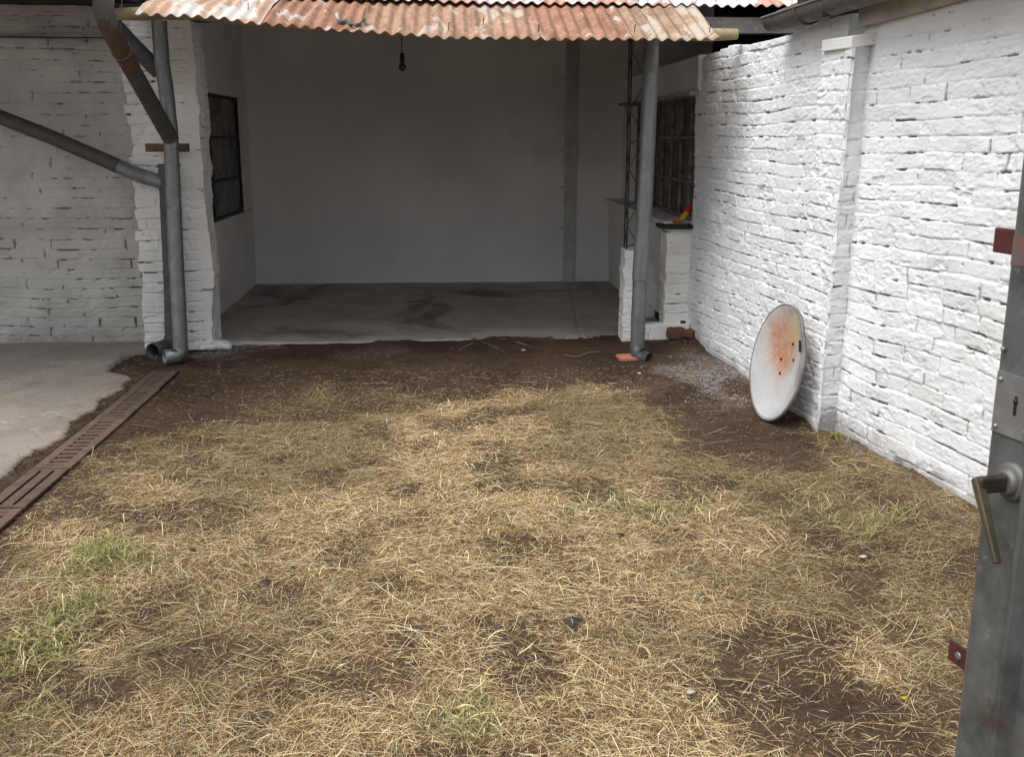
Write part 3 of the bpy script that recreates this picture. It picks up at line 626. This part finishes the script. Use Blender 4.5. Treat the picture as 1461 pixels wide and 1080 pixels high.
# ------------------------------------------------------------------ small things
# hanging bulb
bx = PY(574, 96, 7.9); hb = thing('hanging_bulb', 'unlit dusty light bulb hanging on a cord from the shed roof', 'light bulb', bx)
sc_ = 1/180.
b = MB(); b.tube([bx+np.array((.004, 0, .62)), bx+np.array((.003, 0, .24)), bx+np.array((-.002, 0, .15)), bx+np.array((0, 0, .09))], .0035, 8); b.build('cord', M['black'], hb, bx)
b = MB(); b.tube([bx+np.array((0, 0, z)) for z in (.103, .095, .05, .036)], [.006, .017, .02, .018], 14); b.build('socket', M['black'], hb, bx)
b = MB(); zz = np.linspace(.036, -.032, 12); b.tube([bx+np.array((0, 0, z)) for z in zz], [.013, .014, .018, .023, .027, .0295, .030, .0285, .025, .019, .011, .002], 16, cap=False); b.build('glass_bulb', M['bulb'], hb, bx)
# rag on the sill
rg = thing('crumpled_rag', 'crumpled red and yellow cloth lying on the dark sill ledge', 'rag', (1.68, 7.36, .876))
def crumple(name, pts, rr, m, parent):
    b = MB(); b.tube(pts, rr, 12); o = b.build(name, m, parent, WLOC[parent.name])
    s_ = o.modifiers.new('s', 'SUBSURF'); s_.levels = s_.render_levels = 2
    tx = bpy.data.textures.new('fold', 'CLOUDS'); tx.noise_scale = .03; d_ = o.modifiers.new('d', 'DISPLACE'); d_.texture = tx; d_.strength = .025; return o
RP = lambda x, y: PY(x, y, 7.36)
crumple('yellow_cloth', [RP(972, 313.5), RP(976, 309), RP(980, 303)], [.014, .026, .02], M['ragyel'], rg)
crumple('red_cloth', [RP(979, 303), RP(982, 298), RP(984, 293)], [.018, .024, .012], M['ragred'], rg)
crumple('orange_cloth', [RP(960, 316.5), RP(965, 315.5), RP(973, 314.5)], [.012, .018, .014], M['ragor'], rg)
# loose bricks
def loose_brick(px, py, sz, rot, label):
    p = G(px, py, .0); z = float(gz(np.array(p[0]), np.array(p[1]))); c_, s_ = math.cos(rot), math.sin(rot)
    b = MB(); b.obox((p[0], p[1], z+sz[2]/2+.002), np.array((c_, s_, 0))*sz[0]/2, np.array((-s_, c_, 0))*sz[1]/2, (0, 0, sz[2]/2))
    o = b.build('loose_brick', M['brick'], None, (p[0], p[1], z), bevel=.012); tag(o, label, 'brick')
    m1 = o.modifiers.new('s', 'SUBSURF'); m1.subdivision_type = 'SIMPLE'; m1.levels = m1.render_levels = 4
    tx = bpy.data.textures.new('chip', 'CLOUDS'); tx.noise_scale = .05; d_ = o.modifiers.new('d', 'DISPLACE'); d_.texture = tx; d_.strength = .016
loose_brick(962, 492, (.125, .11, .085), .05, 'reddish brown brick lying by the white jamb')
loose_brick(984, 494, (.07, .09, .06), .6, 'small dark half brick wedged against the right wall')
pt = G(893, 512, 0); b = MB(); zt = float(gz(np.array(pt[0]), np.array(pt[1])))
b.obox((pt[0]+.02, pt[1], zt+.012), (.075, .01, 0), (-.01, .05, 0.006), (0, 0, .008)); o = b.build('clay_tile', M['tile'], None, (pt[0], pt[1], zt)); tag(o, 'flat orange-red tile half buried under the standing pipe', 'tile')
# green rag on the tin
rp = thing('knotted_rag', 'faded green rag knotted at the tin roof edge', 'rag', (PY(495, 33, EY+.05)))
ZR = lambda px, py, Y: (lambda p: np.array((p[0], Y, float(roof_z(p[0], Y))+.018)))(PY(px, py, Y))
crumple('knot', [ZR(484, 34, EY+.06), ZR(492, 32, EY+.10), ZR(500, 34, EY+.07)], [.01, .022, .012], M['raggreen'], rp)
crumple('loose_end', [ZR(500, 34, EY+.07), ZR(508, 38, EY+.02), ZR(514, 35, EY+.05), ZR(520, 27, EY+.20)], [.012, .010, .008, .006], M['galv_dk'], rp)

# satellite dish
DB = G(1090, 598, float(gz(*G(1090, 592)[:2])))
sd_ = thing('satellite_dish', 'dented satellite dish with a rust-stained face leaning against the white wall', 'satellite dish', DB)
nd = nrm(np.array((-.955, -.27, .17))); hd = nrm(np.cross((0, 0, 1), nd)); hd = hd if hd[1] < 0 else -hd   # hd: towards camera
ud = nrm(np.cross(nd, hd)); ud = ud if ud[2] > 0 else -ud
RA, RB = .218, .302
DC = DB + ud*(RB+.004)
def b_dish(t):
    ob = t.tc
    base = t.mix(t.ramp(t.noise(4, 5), .35, .7), (.43, .435, .44), (.34, .345, .35))
    n = t.noise(9, 6, .65, off=3)
    st = t.ramp(t.mul(t.attr('rust'), t.mul(n, .7), 'ADD'), .50, 1.15)
    st = t.mul(st, t.ramp(t.noise(22, 7, .75, off=14), .12, .56))
    base = t.mix(st, base, (.36, .175, .105))
    yl = t.ramp(t.mul(t.attr('yellow'), t.mul(n, .5), 'ADD'), .50, 1.15)
    base = t.mix(yl, base, (.42, .325, .175))
    gr = t.ramp(t.mul(t.attr('grey'), t.mul(n, .5), 'ADD'), .6, .95)
    base = t.mix(gr, base, (.20, .20, .20))
    base = t.mix(t.mul(t.ramp(t.noise(120, 3, .7), .58, .66), .4), base, (.72, .68, .62))
    base = t.mix(t.mul(t.ramp(t.noise(5, 7, .7, off=21, stretch=(1, 1, .35)), .48, .66), .5), base, (.27, .265, .26))
    base = t.mix(t.mul(t.ramp(t.noise(40, 5, .7, off=25), .62, .7), .6), base, (.2, .17, .15))
    t.set(base=base, rough=.85, spec=.2)
M['dish'] = mat('stained_dish_paint', b_dish)
nr, na = 28, 72; rr_, aa = np.meshgrid(np.linspace(0, 1, nr), np.linspace(0, 2*math.pi, na, endpoint=False), indexing='ij')
ca, sa = np.cos(aa)*rr_, np.sin(aa)*rr_
bent = .012*sst(.5, 1, ca)*sst(.2, .7, sa)
dep = -.05*(1-rr_**2) + .004*(fbm(ca*3, sa*3, 5, 3)-.5)
Xd = DC + (RA*ca)[..., None]*hd + (RB*sa)[..., None]*ud + (dep+bent)[..., None]*nd
Fd = []
for i in range(nr-1):
    for k in range(na): Fd.append((i*na+k, (i+1)*na+k, (i+1)*na+(k+1) % na, i*na+(k+1) % na))
g2 = lambda cx, cy, rx, ry: np.exp(-(((ca-cx)/rx)**2+((sa-cy)/ry)**2))
me = mesh_np('reflector', Xd.reshape(-1, 3), np.array(Fd), attr={'rust': .88*g2(-.10, .30, .70, .72), 'yellow': .72*g2(.40, .66, .7, .42), 'grey': .75*g2(.85, -.05, .22, .45)+.55*g2(.1, .9, .3, .12)})
o = link('reflector', me, M['dish'], sd_, DB); m_ = o.modifiers.new('t', 'SOLIDIFY'); m_.thickness = .003; m_.offset = -1
b = MB(); pts = [Xd[-1, k] + nd*-.012 for k in range(na)]+[Xd[-1, 0]+nd*-.012]
vs = []
for k in range(na):
    o1 = (Xd[-1, k]-DC); o1 = o1/np.linalg.norm(o1)
    vs += [Xd[-1, k]+nd*.002, Xd[-1, k]+o1*.009, Xd[-1, k]+o1*.009-nd*.015, Xd[-1, k]-nd*.015]
fs = []
for k in range(na):
    k2 = (k+1) % na
    for j in range(4): fs.append((k*4+j, k*4+(j+1) % 4, k2*4+(j+1) % 4, k2*4+j))
b.add(vs, fs, True); b.build('rim', m_plain('dish_rim_paint', (.22, .22, .21), (.13, .13, .125), .6, 0, 10), sd_, DB)
b = MB()
for (cx, cy) in ((.28, .38), (.42, .12), (-.12, .06), (-.05, -.18)):
    p = DC+RA*cx*hd+RB*cy*ud-.05*(1-cx*cx-cy*cy)*nd; b = MB(); b.tube([p+nd*.002, p+nd*.006], .0065, 10); b.build('bolt', M['black'], sd_, DB)
b = MB(); p = DC+RA*.80*hd+RB*.40*ud+nd*.004; b.obox(p, hd*.006, ud*.028-hd*.010, nd*.003); b.build('slot', M['black'], sd_, DB)
b = MB(); b.obox(DC-nd*.085-hd*.05, hd*.04, ud*.08, nd*.015); b.build('mount_bracket', M['galv_dk'], sd_, DB)

# drain grates
GX0, GX1 = -1.945, -1.772
def grate(ya, yb, dx, label, mode='cross', m='rust', tilt=0.):
    z0_, th_ = .012, .014; t_ = thing('drain_grate', label, 'drain grate', ((GX0+GX1)/2+dx, (ya+yb)/2, 0), 'rusty drain grates in a row')
    b = MB(); x0, x1 = GX0+dx, GX1+dx; g = .006; ya += g; yb -= g; rw = .044 if mode == 'cross' else .050
    for (a_, c_) in ((x0, x0+rw), (x1-rw, x1)): b.box((a_, ya, z0_-th_), (c_, yb, z0_))
    bb = MB()
    if mode == 'cross':
        n = int(round((yb-ya)/.062)); p_ = (yb-ya)/n
        for k in range(n+1):
            w = .032 if 0 < k < n else .034; yc = min(max(ya+k*p_, ya+w/2), yb-w/2); bb.box((x0+rw, yc-w/2, z0_-th_+.001), (x1-rw, yc+w/2, z0_-.002+rnd.uniform(-.001, .001)))
    else:
        for yc in (ya+.013, yb-.013): bb.box((x0+rw, yc-.013, z0_-th_), (x1-rw, yc+.013, z0_-.001))
        bb.box(((x0+x1)/2-.022, ya+.026, z0_-th_), ((x0+x1)/2+.022, yb-.026, z0_-.001))
    b.build('rail', M[m], t_, WLOC[t_.name], bevel=.002); bb.build('bars', M[m], t_, WLOC[t_.name])
    t_.rotation_euler = (tilt, tilt*.6, tilt*.5)
gy_ = [G(200, y)[1] for y in (527, 558)]
ya1 = G(150, 558)[1]; ya2 = G(70, 671)[1]; ya3 = G(40, 727)[1]
grate(ya1, 6.56, -.012, 'rusty drain grate ending under the pipe outlets by the pillar', tilt=.006)
grate((ya1+ya2)/2+.12, ya1, 0, 'rusty drain grate beside the broken concrete edge, second from the pillar')
grate(ya2, (ya1+ya2)/2+.12, .004, 'orange-rusted drain grate with short cross slots, third from the pillar', m='rust_or')
grate(ya3, ya2, 0, 'drain grate with two long lengthwise slots', 'long')
grate(2.70, ya3, -.004, 'orange-rusted drain grate at the left edge of the photo', m='rust_or', tilt=-.004)
# near-black trench bed: its colour paints in the shade inside the slots
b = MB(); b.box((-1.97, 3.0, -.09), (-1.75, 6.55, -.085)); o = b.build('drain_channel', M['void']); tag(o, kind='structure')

# ------------------------------------------------------------------ GATE
E0 = PY(1405, 690, 1.30); gq = nrm(np.array((.21, -.978, 0))); gn = nrm(np.array((-.978, -.21, 0))); GZ = np.array((0, 0, 1.))
gt_ = thing('metal_gate', 'open grey sheet metal gate with a lever handle at the right edge', 'gate', (E0[0], E0[1], 0)); GL = WLOC[gt_.name]
e = np.array((E0[0], E0[1], 0.))
def prism(b, prof, z0, z1):
    n = len(prof); vs = [e+gq*a+gn*d+GZ*z for z in (z0, z1) for (a, d) in prof]
    b.add(vs, [(k, (k+1) % n, n+(k+1) % n, n+k) for k in range(n)], False)
    b.add(vs[:n], [tuple(range(n))[::-1]]); b.add(vs[n:], [tuple(range(n))])
b = MB(); arc = [(.003*(1-math.cos(a)), -.004+.004*math.sin(a)) for a in np.linspace(0, math.pi/2, 5)]
prism(b, arc+[(.070, 0), (.074, .004), (.078, .011), (.084, .015), (.090, .013), (.095, .004), (.10, -.006), (.13, -.012), (.13, -.035), (0, -.035)], .06, 1.95); o = b.build('stile', M['gate'], gt_, GL)
b = MB(); prism(b, [(.128, -.014), (.95, -.014), (.95, -.02), (.128, -.02)], .06, 1.95); b.build('sheet', M['gate'], gt_, GL)
b = MB(); prism(b, [(-.004, -.030), (.0005, -.002), (.004, .0012), (.006, -.001), (.006, -.03)], .06, 1.95); b.build('edge_strip', m_plain('worn_edge_paint', (.20, .15, .13), (.10, .10, .095), .6, .3, 9), gt_, GL)
def zat(y): return PY(1405, y, 1.30)[2]
b = MB(); prism(b, [(.004, -.002), (.128, -.002), (.128, .0035), (.110, .0098), (.08, .0100), (.06, .0035), (.004, .0035)], zat(612), zat(528)); lp = b.build('lock_plate', M['lock'], gt_, GL)
b = MB()
for a_, yy in ((.012, 538), (.012, 604), (.066, 534), (.066, 598), (.010, 496), (.058, 508)): 
    c_ = e+gq*a_+gn*.0042+GZ*zat(yy); b = MB(); b.blob(c_, (.0035,)*3, 3, 10, 6, 0); b.build('rivet', M['lock'], lp, GL)
b = MB(); c_ = e+gq*.043+gn*.004+GZ*zat(568); b.obox(c_, gq*.0022, gn*.0008, GZ*.013); b.blob(c_+GZ*.006, (.0035, .0035, .004), 2, 10, 6, 0); b.build('keyhole', M['black'], lp, GL)
b = MB(); prism(b, [(.0015, -.03), (.0015, .0008), (.071, .0012), (.071, -.03)], zat(378), zat(335)); b.build('red_paint_patch', m_plain('faded_red_paint', (.17, .06, .055), (.12, .10, .095), .55, .1, 10), gt_, GL)
# handle
hz = zat(671); hc = e+gq*.050+GZ*hz
b = MB(); b.tube([hc+gn*d for d in (-.002, .004, .007, .008)], [.027, .027, .024, .017], 28); b.tube([hc+gn*d for d in (.006, .013, .015)], [.019, .018, .014], 24); ro = b.build('rosette', m_galv('worn_rosette', (.19, .185, .17), .65, .45, .1, .8), gt_, GL)
n1 = hc+gn*.054; tip = n1 + gq*.048 - GZ*.092
b = MB(); b.obox(hc+gn*.034, gn*.024, gq*.0075, GZ*.0115); b.build('lever_neck', M['brass_dk'], gt_, GL, bevel=.004)
ld_ = nrm(tip-n1); ls_ = nrm(np.cross(ld_, gn)); lf_ = nrm(np.cross(ls_, ld_)); vs = []
for t_, hw, hd__ in ((-.010, .0050, .0072), (.02, .0056, .0070), (.5, .0046, .0058), (1.0, .0042, .0052)):
    c_ = n1+(tip-n1)*t_ if t_ > 0 else n1-ld_*.010
    vs += [c_+ls_*hw*a_+lf_*hd__*d_ for a_, d_ in ((-1, -1), (1, -1), (1, 1), (-1, 1))]
b = MB(); fs = [(3, 2, 1, 0), (12, 13, 14, 15)]
for k in range(3):
    for q_ in range(4): fs.append((k*4+q_, k*4+(q_+1) % 4, k*4+4+(q_+1) % 4, k*4+4+q_))
b.add(vs, fs); b.build('lever', M['brass'], gt_, GL, bevel=.002)
for y0_, y1_, hole, lab in ((366, 329, False, 'plain dark red strike tab'), (962, 932, True, 'dark red strike tab with a bolt hole')):
    za, zb = zat(y0_), zat(y1_)
    b = MB(); b.obox(e-gq*.020-gn*.012+GZ*(za+zb)/2, gq*.027, gn*.0025, GZ*(zb-za)/2); o = b.build('strike_tab', M['redpaint'], gt_, GL, bevel=.003); o['label'] = lab
    if hole:
        b = MB(); c_ = e-gq*.024-gn*.0092+GZ*(za+zb)/2; b.tube([c_, c_+gn*.0010, c_+gn*.0014], [.0062, .006, .004], 16); b.build('bolt', M['lock'], o, GL)

# ------------------------------------------------------------------ STRAW, WEEDS, LITTER
def ribbons(name, x, y, L, w, ang, lift, curv, col, base_h, seg=4, mat_=None, upright=None, label=None, kind='stuff', droop=None):
    n = len(x); rs = np.random.RandomState(len(x) % 9973); t = np.linspace(0, 1, seg+1)[None, :]
    a = ang[:, None]+curv[:, None]*(t-.3)
    step = (L/seg)[:, None]
    dx = np.cos(a)*step; dy = np.sin(a)*step
    up = upright if upright is not None else np.zeros(n)
    hor = np.cos(up)[:, None]
    px = x[:, None]+np.concatenate((np.zeros((n, 1)), np.cumsum(dx[:, :-1]*hor, 1)), 1); py = y[:, None]+np.concatenate((np.zeros((n, 1)), np.cumsum(dy[:, :-1]*hor, 1)), 1)
    ga, gm, gb = gz(px[:, 0], py[:, 0]), gz(px[:, seg//2], py[:, seg//2]), gz(px[:, -1], py[:, -1])
    zz = ga[:, None]*(1-t)+gb[:, None]*t + np.maximum(0, gm-(ga+gb)/2)[:, None]*np.sin(np.pi*t)
    zz = zz+base_h[:, None]+lift[:, None]*np.sin(np.pi*np.clip(t*1.0+.05*rs.rand(n, 1), 0, 1))+np.sin(up)[:, None]*L[:, None]*(t-.35*t*t)
    roll = rs.rand(n)*1.2-.6
    wx = -np.sin(a)*w[:, None]/2; wy = np.cos(a)*w[:, None]/2; taper = (1-.75*np.abs(2*t-1)**3)
    wx = wx*taper; wy = wy*taper; wz = (np.sin(roll)*w)[:, None]/2*taper
    V = np.stack((np.stack((px+wx, py+wy, zz+wz), -1), np.stack((px-wx, py-wy, zz-wz), -1)), 2)   # n,seg+1,2,3
    b0 = (np.arange(n)*(seg+1)*2)[:, None]+np.arange(seg)[None, :]*2
    F = np.stack((b0, b0+1, b0+3, b0+2), -1).reshape(-1, 4)
    C4 = np.ones((n, (seg+1)*2, 4), np.float32); C4[:, :, :3] = col[:, None, :]
    o = link(name, mesh_np(name, V.reshape(-1, 3), F, smooth=False, vcol=C4.reshape(-1, 4)), mat_); tag(o, kind=kind); 
    if label: o['label'] = label
    return o
def b_straw(t):
    t.set(base=t.attr('col', 'Color'), rough=.9, spec=.06)
M['straw'] = mat('dry_straw', b_straw)
rs = np.random.RandomState(3)
def sample(n, dens, x0=-1.75, x1=2.1, y0=1.75, y1=6.9, y_bias=True):
    X = []; Y = []; c = 0
    while c < n:
        x = rs.uniform(x0, x1, 200000); y = rs.uniform(y0, y1, 200000); k = rs.rand(200000) < dens(x, y)
        X.append(x[k]); Y.append(y[k]); c += k.sum()
    return np.concatenate(X)[:n], np.concatenate(Y)[:n]
wallx = lambda y: np.where(y > 5.07, 1.915-.0711*(y-5.07), 1.955-.141*(y-4.99))-.02
ok = lambda x, y: (x < wallx(y)) & (x > -1.755)
greenf = lambda x, y: np.maximum.reduce([blob_w(x, y, 135, 815, 75, 26), .8*blob_w(x, y, 70, 910, 75, 40), .55*blob_w(x, y, 860, 720, 70, 22), .75*blob_w(x, y, 1255, 750, 60, 22), .7*blob_w(x, y, 650, 1065, 90, 28), .35*blob_w(x, y, 30, 1010, 80, 50), .35*blob_w(x, y, 1150, 720, 70, 20), .35*blob_w(x, y, 730, 760, 60, 20)])
def straw_cols(n, x, y, dark=.0):
    k = rs.rand(n)[:, None]; base = np.array((.40, .305, .148))*(1-k)+np.array((.60, .505, .30))*k
    br = rs.rand(n); base = np.where((br < .32+dark)[:, None], np.array((.20, .118, .058))*(.55+.8*rs.rand(n)[:, None]), base)
    base = np.where((br > .965)[:, None], np.array((.50, .45, .36)), base)
    patch = fbm(x*1.3, y*1.3, 131, 3); base = base*(.72+.56*sst(.33, .66, patch))[:, None]*(1+.18*blob_w(x, y, 620, 650, 330, 70))[:, None]
    g = greenf(x, y)*.65; pick = rs.rand(n) < g*.55; base = np.where(pick[:, None], np.array((.24, .25, .11))*(.6+.7*rs.rand(n)[:, None]), base)
    return base
# short matted thatch
n = 240000; x, y = sample(n, lambda x, y: np.clip(straw_density(x, y)*1.1+.05*(y < 6.6)+.06*(y > 5.5)*fbm(x*3, y*3, 66, 3), 0, 1)*ok(x, y))
ribbons('straw_thatch', x, y, rs.uniform(.010, .045, n), rs.uniform(.0006, .0013, n), rs.uniform(0, 6.28, n), rs.uniform(0, .004, n), rs.normal(0, .3, n), straw_cols(n, x, y, .30), rs.uniform(.0, .008, n), 3, M['straw'], upright=rs.normal(0, .14, n))
# long dry stems
n = 70000; x, y = sample(n, lambda x, y: straw_density(x, y)*ok(x, y))
L = .028+.105*rs.beta(1.2, 3.2, n)
ribbons('straw_layer', x, y, L, rs.uniform(.0006, .0013, n), rs.uniform(0, 6.28, n), rs.uniform(0, .004, n), rs.normal(0, .22, n)*(1+1.2*(rs.rand(n) > .85)), straw_cols(n, x, y), rs.uniform(.002, .012, n), 4, M['straw'], upright=rs.normal(.01, .07, n))
# a few long loose stems lying over bare soil
n = 3600; x, y = sample(n, lambda x, y: np.clip(.05+.5*straw_density(x, y)+.05*bare_mask(x, y), 0, 1)*ok(x, y)*(y < 6.5)*np.where(y > 5.8, .22, 1))
ribbons('loose_stems', x, y, rs.uniform(.06, .22, n), rs.uniform(.0009, .0015, n), rs.uniform(0, 6.28, n), rs.uniform(0, .008, n), rs.normal(0, .35, n), straw_cols(n, x, y)*1.12, rs.uniform(.004, .018, n), 6, M['straw'], upright=rs.normal(.02, .08, n))
# standing dry and green blades
n = 5200; x, y = sample(n, lambda x, y: np.clip(greenf(x, y)**1.5*.6+.018*straw_density(x, y), 0, 1)*ok(x, y))
g = greenf(x, y); isg = rs.rand(n) < g*.95
col = np.where(isg[:, None], np.array((.20, .20, .088))*(.6+.9*rs.rand(n)[:, None])+np.array((.06, .05, .0))*rs.rand(n)[:, None], straw_cols(n, x, y))
ribbons('green_grass', x, y, rs.uniform(.03, .10, n), rs.uniform(.0016, .003, n), rs.uniform(0, 6.28, n), rs.uniform(0, .01, n), rs.normal(0, .8, n), col, rs.uniform(0, .008, n), 4, M['straw'], upright=rs.uniform(.25, 1.05, n))
# crumbs of soil, chips of paint and lime
def crumbs(name, n, dens, smin, smax, material, seed, hi=.6):
    x, y = sample(n, dens, y1=7.4); s_ = smin+(smax-smin)*rs.beta(1, 4, n); z = gz(x, y)
    t_ = np.array([(1, 0, 0), (-.5, .87, 0), (-.5, -.87, 0), (.2, .1, .9), (-.1, 0, -.7)]); F5 = np.array([(0, 1, 3), (1, 2, 3), (2, 0, 3), (1, 0, 4), (2, 1, 4), (0, 2, 4)])
    V = t_[None]*s_[:, None, None]*rs.uniform(.5, 1.3, (n, 5, 1)); a = rs.uniform(0, 6.28, n); ca, sa = np.cos(a)[:, None], np.sin(a)[:, None]
    W_ = np.stack((V[..., 0]*ca-V[..., 1]*sa+x[:, None], V[..., 0]*sa+V[..., 1]*ca+y[:, None], V[..., 2]*hi+z[:, None]+(s_*.25)[:, None]), -1)
    F = (F5[None]+(np.arange(n)*5)[:, None, None]).reshape(-1, 3)
    o = link(name, mesh_np(name, W_.reshape(-1, 3), F, smooth=False), material); tag(o, kind='stuff'); return o
edgef = lambda x, y: ((x < -1.95) & (x > -2.16)) * np.where(y > 6.4, .6, 1.)
s0_ = sample

soilf = lambda x, y: np.clip(1-straw_density(x, y)*1.5, 0, 1)*ok(x, y)*(y < 7.42)
crumbs('soil_crumbs', 26000, soilf, .002, .013, M['soil'], 1)
def sample(n, dens, y1=6.9): return s0_(n, dens, x0=-2.2, x1=-1.94, y0=3.2, y1=7.2)
crumbs('edge_grit', 2600, edgef, .003, .018, M['soil'], 5)
n = 1300; x, y = sample(n, edgef)
ribbons('edge_straw', x, y, rs.uniform(.015, .07, n), rs.uniform(.0008, .0016, n), rs.uniform(0, 6.28, n), rs.uniform(0, .006, n), rs.normal(0, .4, n), straw_cols(n, x, y, .3)*.8, rs.uniform(.008, .022, n), 3, M['straw'])
sample = s0_
limef = lambda x, y: np.clip(np.maximum.reduce([blob_w(x, y, 320, 500, 60, 10), blob_w(x, y, 1020, 545, 55, 35), .2*blob_w(x, y, 520, 510, 40, 12), .3*blob_w(x, y, 350, 590, 90, 14), .9*blob_w(x, y, 1040, 540, 70, 40)])+.022, 0, 1)*ok(x, y)*(y < 7.42)
crumbs('dark_clods', 90, lambda x, y: straw_density(x, y)*ok(x, y), .012, .045, M['wood_dk'], 9, .5)
crumbs('pale_chips', 2400, limef, .0015, .010, M['litter'], 2)
# individual pieces of litter and twigs one can pick out
def litter(px, py, s_, label, m='litter', seed=0):
    p = G(px, py); z = float(gz(np.array(p[0]), np.array(p[1]))); b = MB(); b.blob((p[0], p[1], z+.012+s_*.35), (s_*.9, s_*.6, s_*.35), seed, 9, 6, .35)
    o = b.build('scrap', M[m], None, (p[0], p[1], z)); tag(o, label, 'scrap')
litter(747, 506, .018, 'white scrap on bare soil before the shed floor', seed=1)
litter(912, 535, .016, 'pale chip on the soil in front of the standing pipe', seed=2)
litter(1231, 800, .014, 'white scrap in the straw near the right wall', seed=3)
litter(986, 992, .014, 'whitish scrap in the straw at the edge of the bare patch', seed=4)
litter(1290, 1003, .010, 'small yellow scrap on bare soil near the gate', 'ragyel', 5)
def twig(pts, r_, label):
    P_ = []
    for (px, py) in pts:
        p = G(px, py); p[2] = float(gz(np.array(p[0]), np.array(p[1])))+r_+.006; P_.append(p)
    b = MB(); b.tube(P_, [r_]*(len(P_)-1)+[r_*.5], 7); o = b.build('twig', M['twig'], None, P_[0]-np.array((0, 0, r_))); tag(o, label, 'twig')
twig([(805, 509), (822, 511), (840, 507), (856, 506)], .0045, 'long pale twig on the soil left of the standing pipe')
twig([(736, 497), (744, 499), (756, 501)], .005, 'short brown twig on the soil near the white scrap')
twig([(655, 505), (672, 499), (690, 497), (720, 508)], .004, 'curved dark twig on soil before the shed floor')
twig([(1185, 1040), (1200, 1050), (1222, 1066)], .003, 'thin twig on the bare patch near the gate')
# little weed at the pilaster foot
wp = G(1192, 632); wz = float(gz(np.array(wp[0]), np.array(wp[1]))); wd = thing('weed', 'tiny yellow-green weed at the foot of the pilaster', 'weed', (wp[0], wp[1], wz))
b = MB()
for k in range(22):
    a = rnd.uniform(0, 6.28); l_ = rnd.uniform(.015, .045); h_ = rnd.uniform(.01, .05); c0_ = wp+np.array((rnd.uniform(-.02, .02), rnd.uniform(-.02, .02), wz))
    d_ = np.array((math.cos(a)*l_, math.sin(a)*l_, h_)); s_ = np.array((-math.sin(a), math.cos(a), 0))*.006
    b.add([c0_, c0_+d_*.6+s_, c0_+d_, c0_+d_*.6-s_], [(0, 1, 2, 3)])
b.build('leaves', m_plain('weed_leaf', (.17, .2, .04), (.24, .22, .05), .7, 0, 30, 0), wd, WLOC[wd.name])

# ------------------------------------------------------------------ LIGHT
w = bpy.data.worlds.new('World'); scene.world = w; w.use_nodes = True; nt = w.node_tree; nt.nodes.clear()
sky = nt.nodes.new('ShaderNodeTexSky'); sky.sky_type = 'NISHITA'; sky.sun_disc = False
ELEV, AZ = math.radians(60), math.radians(-122)      # azimuth measured from +Y towards +X
sky.sun_elevation = ELEV; sky.sun_rotation = AZ; sky.dust_density = 4; sky.air_density = 1.2
hs = nt.nodes.new('ShaderNodeHueSaturation'); hs.inputs['Saturation'].default_value = .22
bg = nt.nodes.new('ShaderNodeBackground'); bg.inputs['Strength'].default_value = .105; ow = nt.nodes.new('ShaderNodeOutputWorld')
nt.links.new(sky.outputs[0], hs.inputs['Color']); nt.links.new(hs.outputs[0], bg.inputs[0]); nt.links.new(bg.outputs[0], ow.inputs[0])
ld = bpy.data.lights.new('sun', 'SUN'); ld.energy = 1.5; ld.angle = math.radians(42); ld.color = (1, .985, .96)
lo = bpy.data.objects.new('sun', ld); COL.objects.link(lo)
sv = np.array((math.sin(AZ)*math.cos(ELEV), math.cos(AZ)*math.cos(ELEV), math.sin(ELEV)))
from mathutils import Vector, Matrix
lo.rotation_euler = Vector(tuple(sv)).to_track_quat('Z', 'Y').to_euler(); lo.location = (0, 0, 8)
# ------------------------------------------------------------------ CAMERA
cd = bpy.data.cameras.new('camera'); co = bpy.data.objects.new('camera', cd); COL.objects.link(co)
cd.sensor_width = 36; cd.lens = 36*FPX/1461; cd.clip_end = 300; cd.clip_start = .02
co.matrix_world = Matrix(((RT[0], UP[0], -FW[0], 0), (RT[1], UP[1], -FW[1], 0), (RT[2], UP[2], -FW[2], CH), (0, 0, 0, 1)))
cd.dof.use_dof = True; cd.dof.focus_distance = 4.6; cd.dof.aperture_fstop = 24
scene.camera = co
vs_ = scene.view_settings; vs_.view_transform = 'Standard'; vs_.look = 'None'; vs_.exposure = .83; vs_.gamma = 1
scene.cycles.max_bounces = 8; scene.cycles.diffuse_bounces = 5
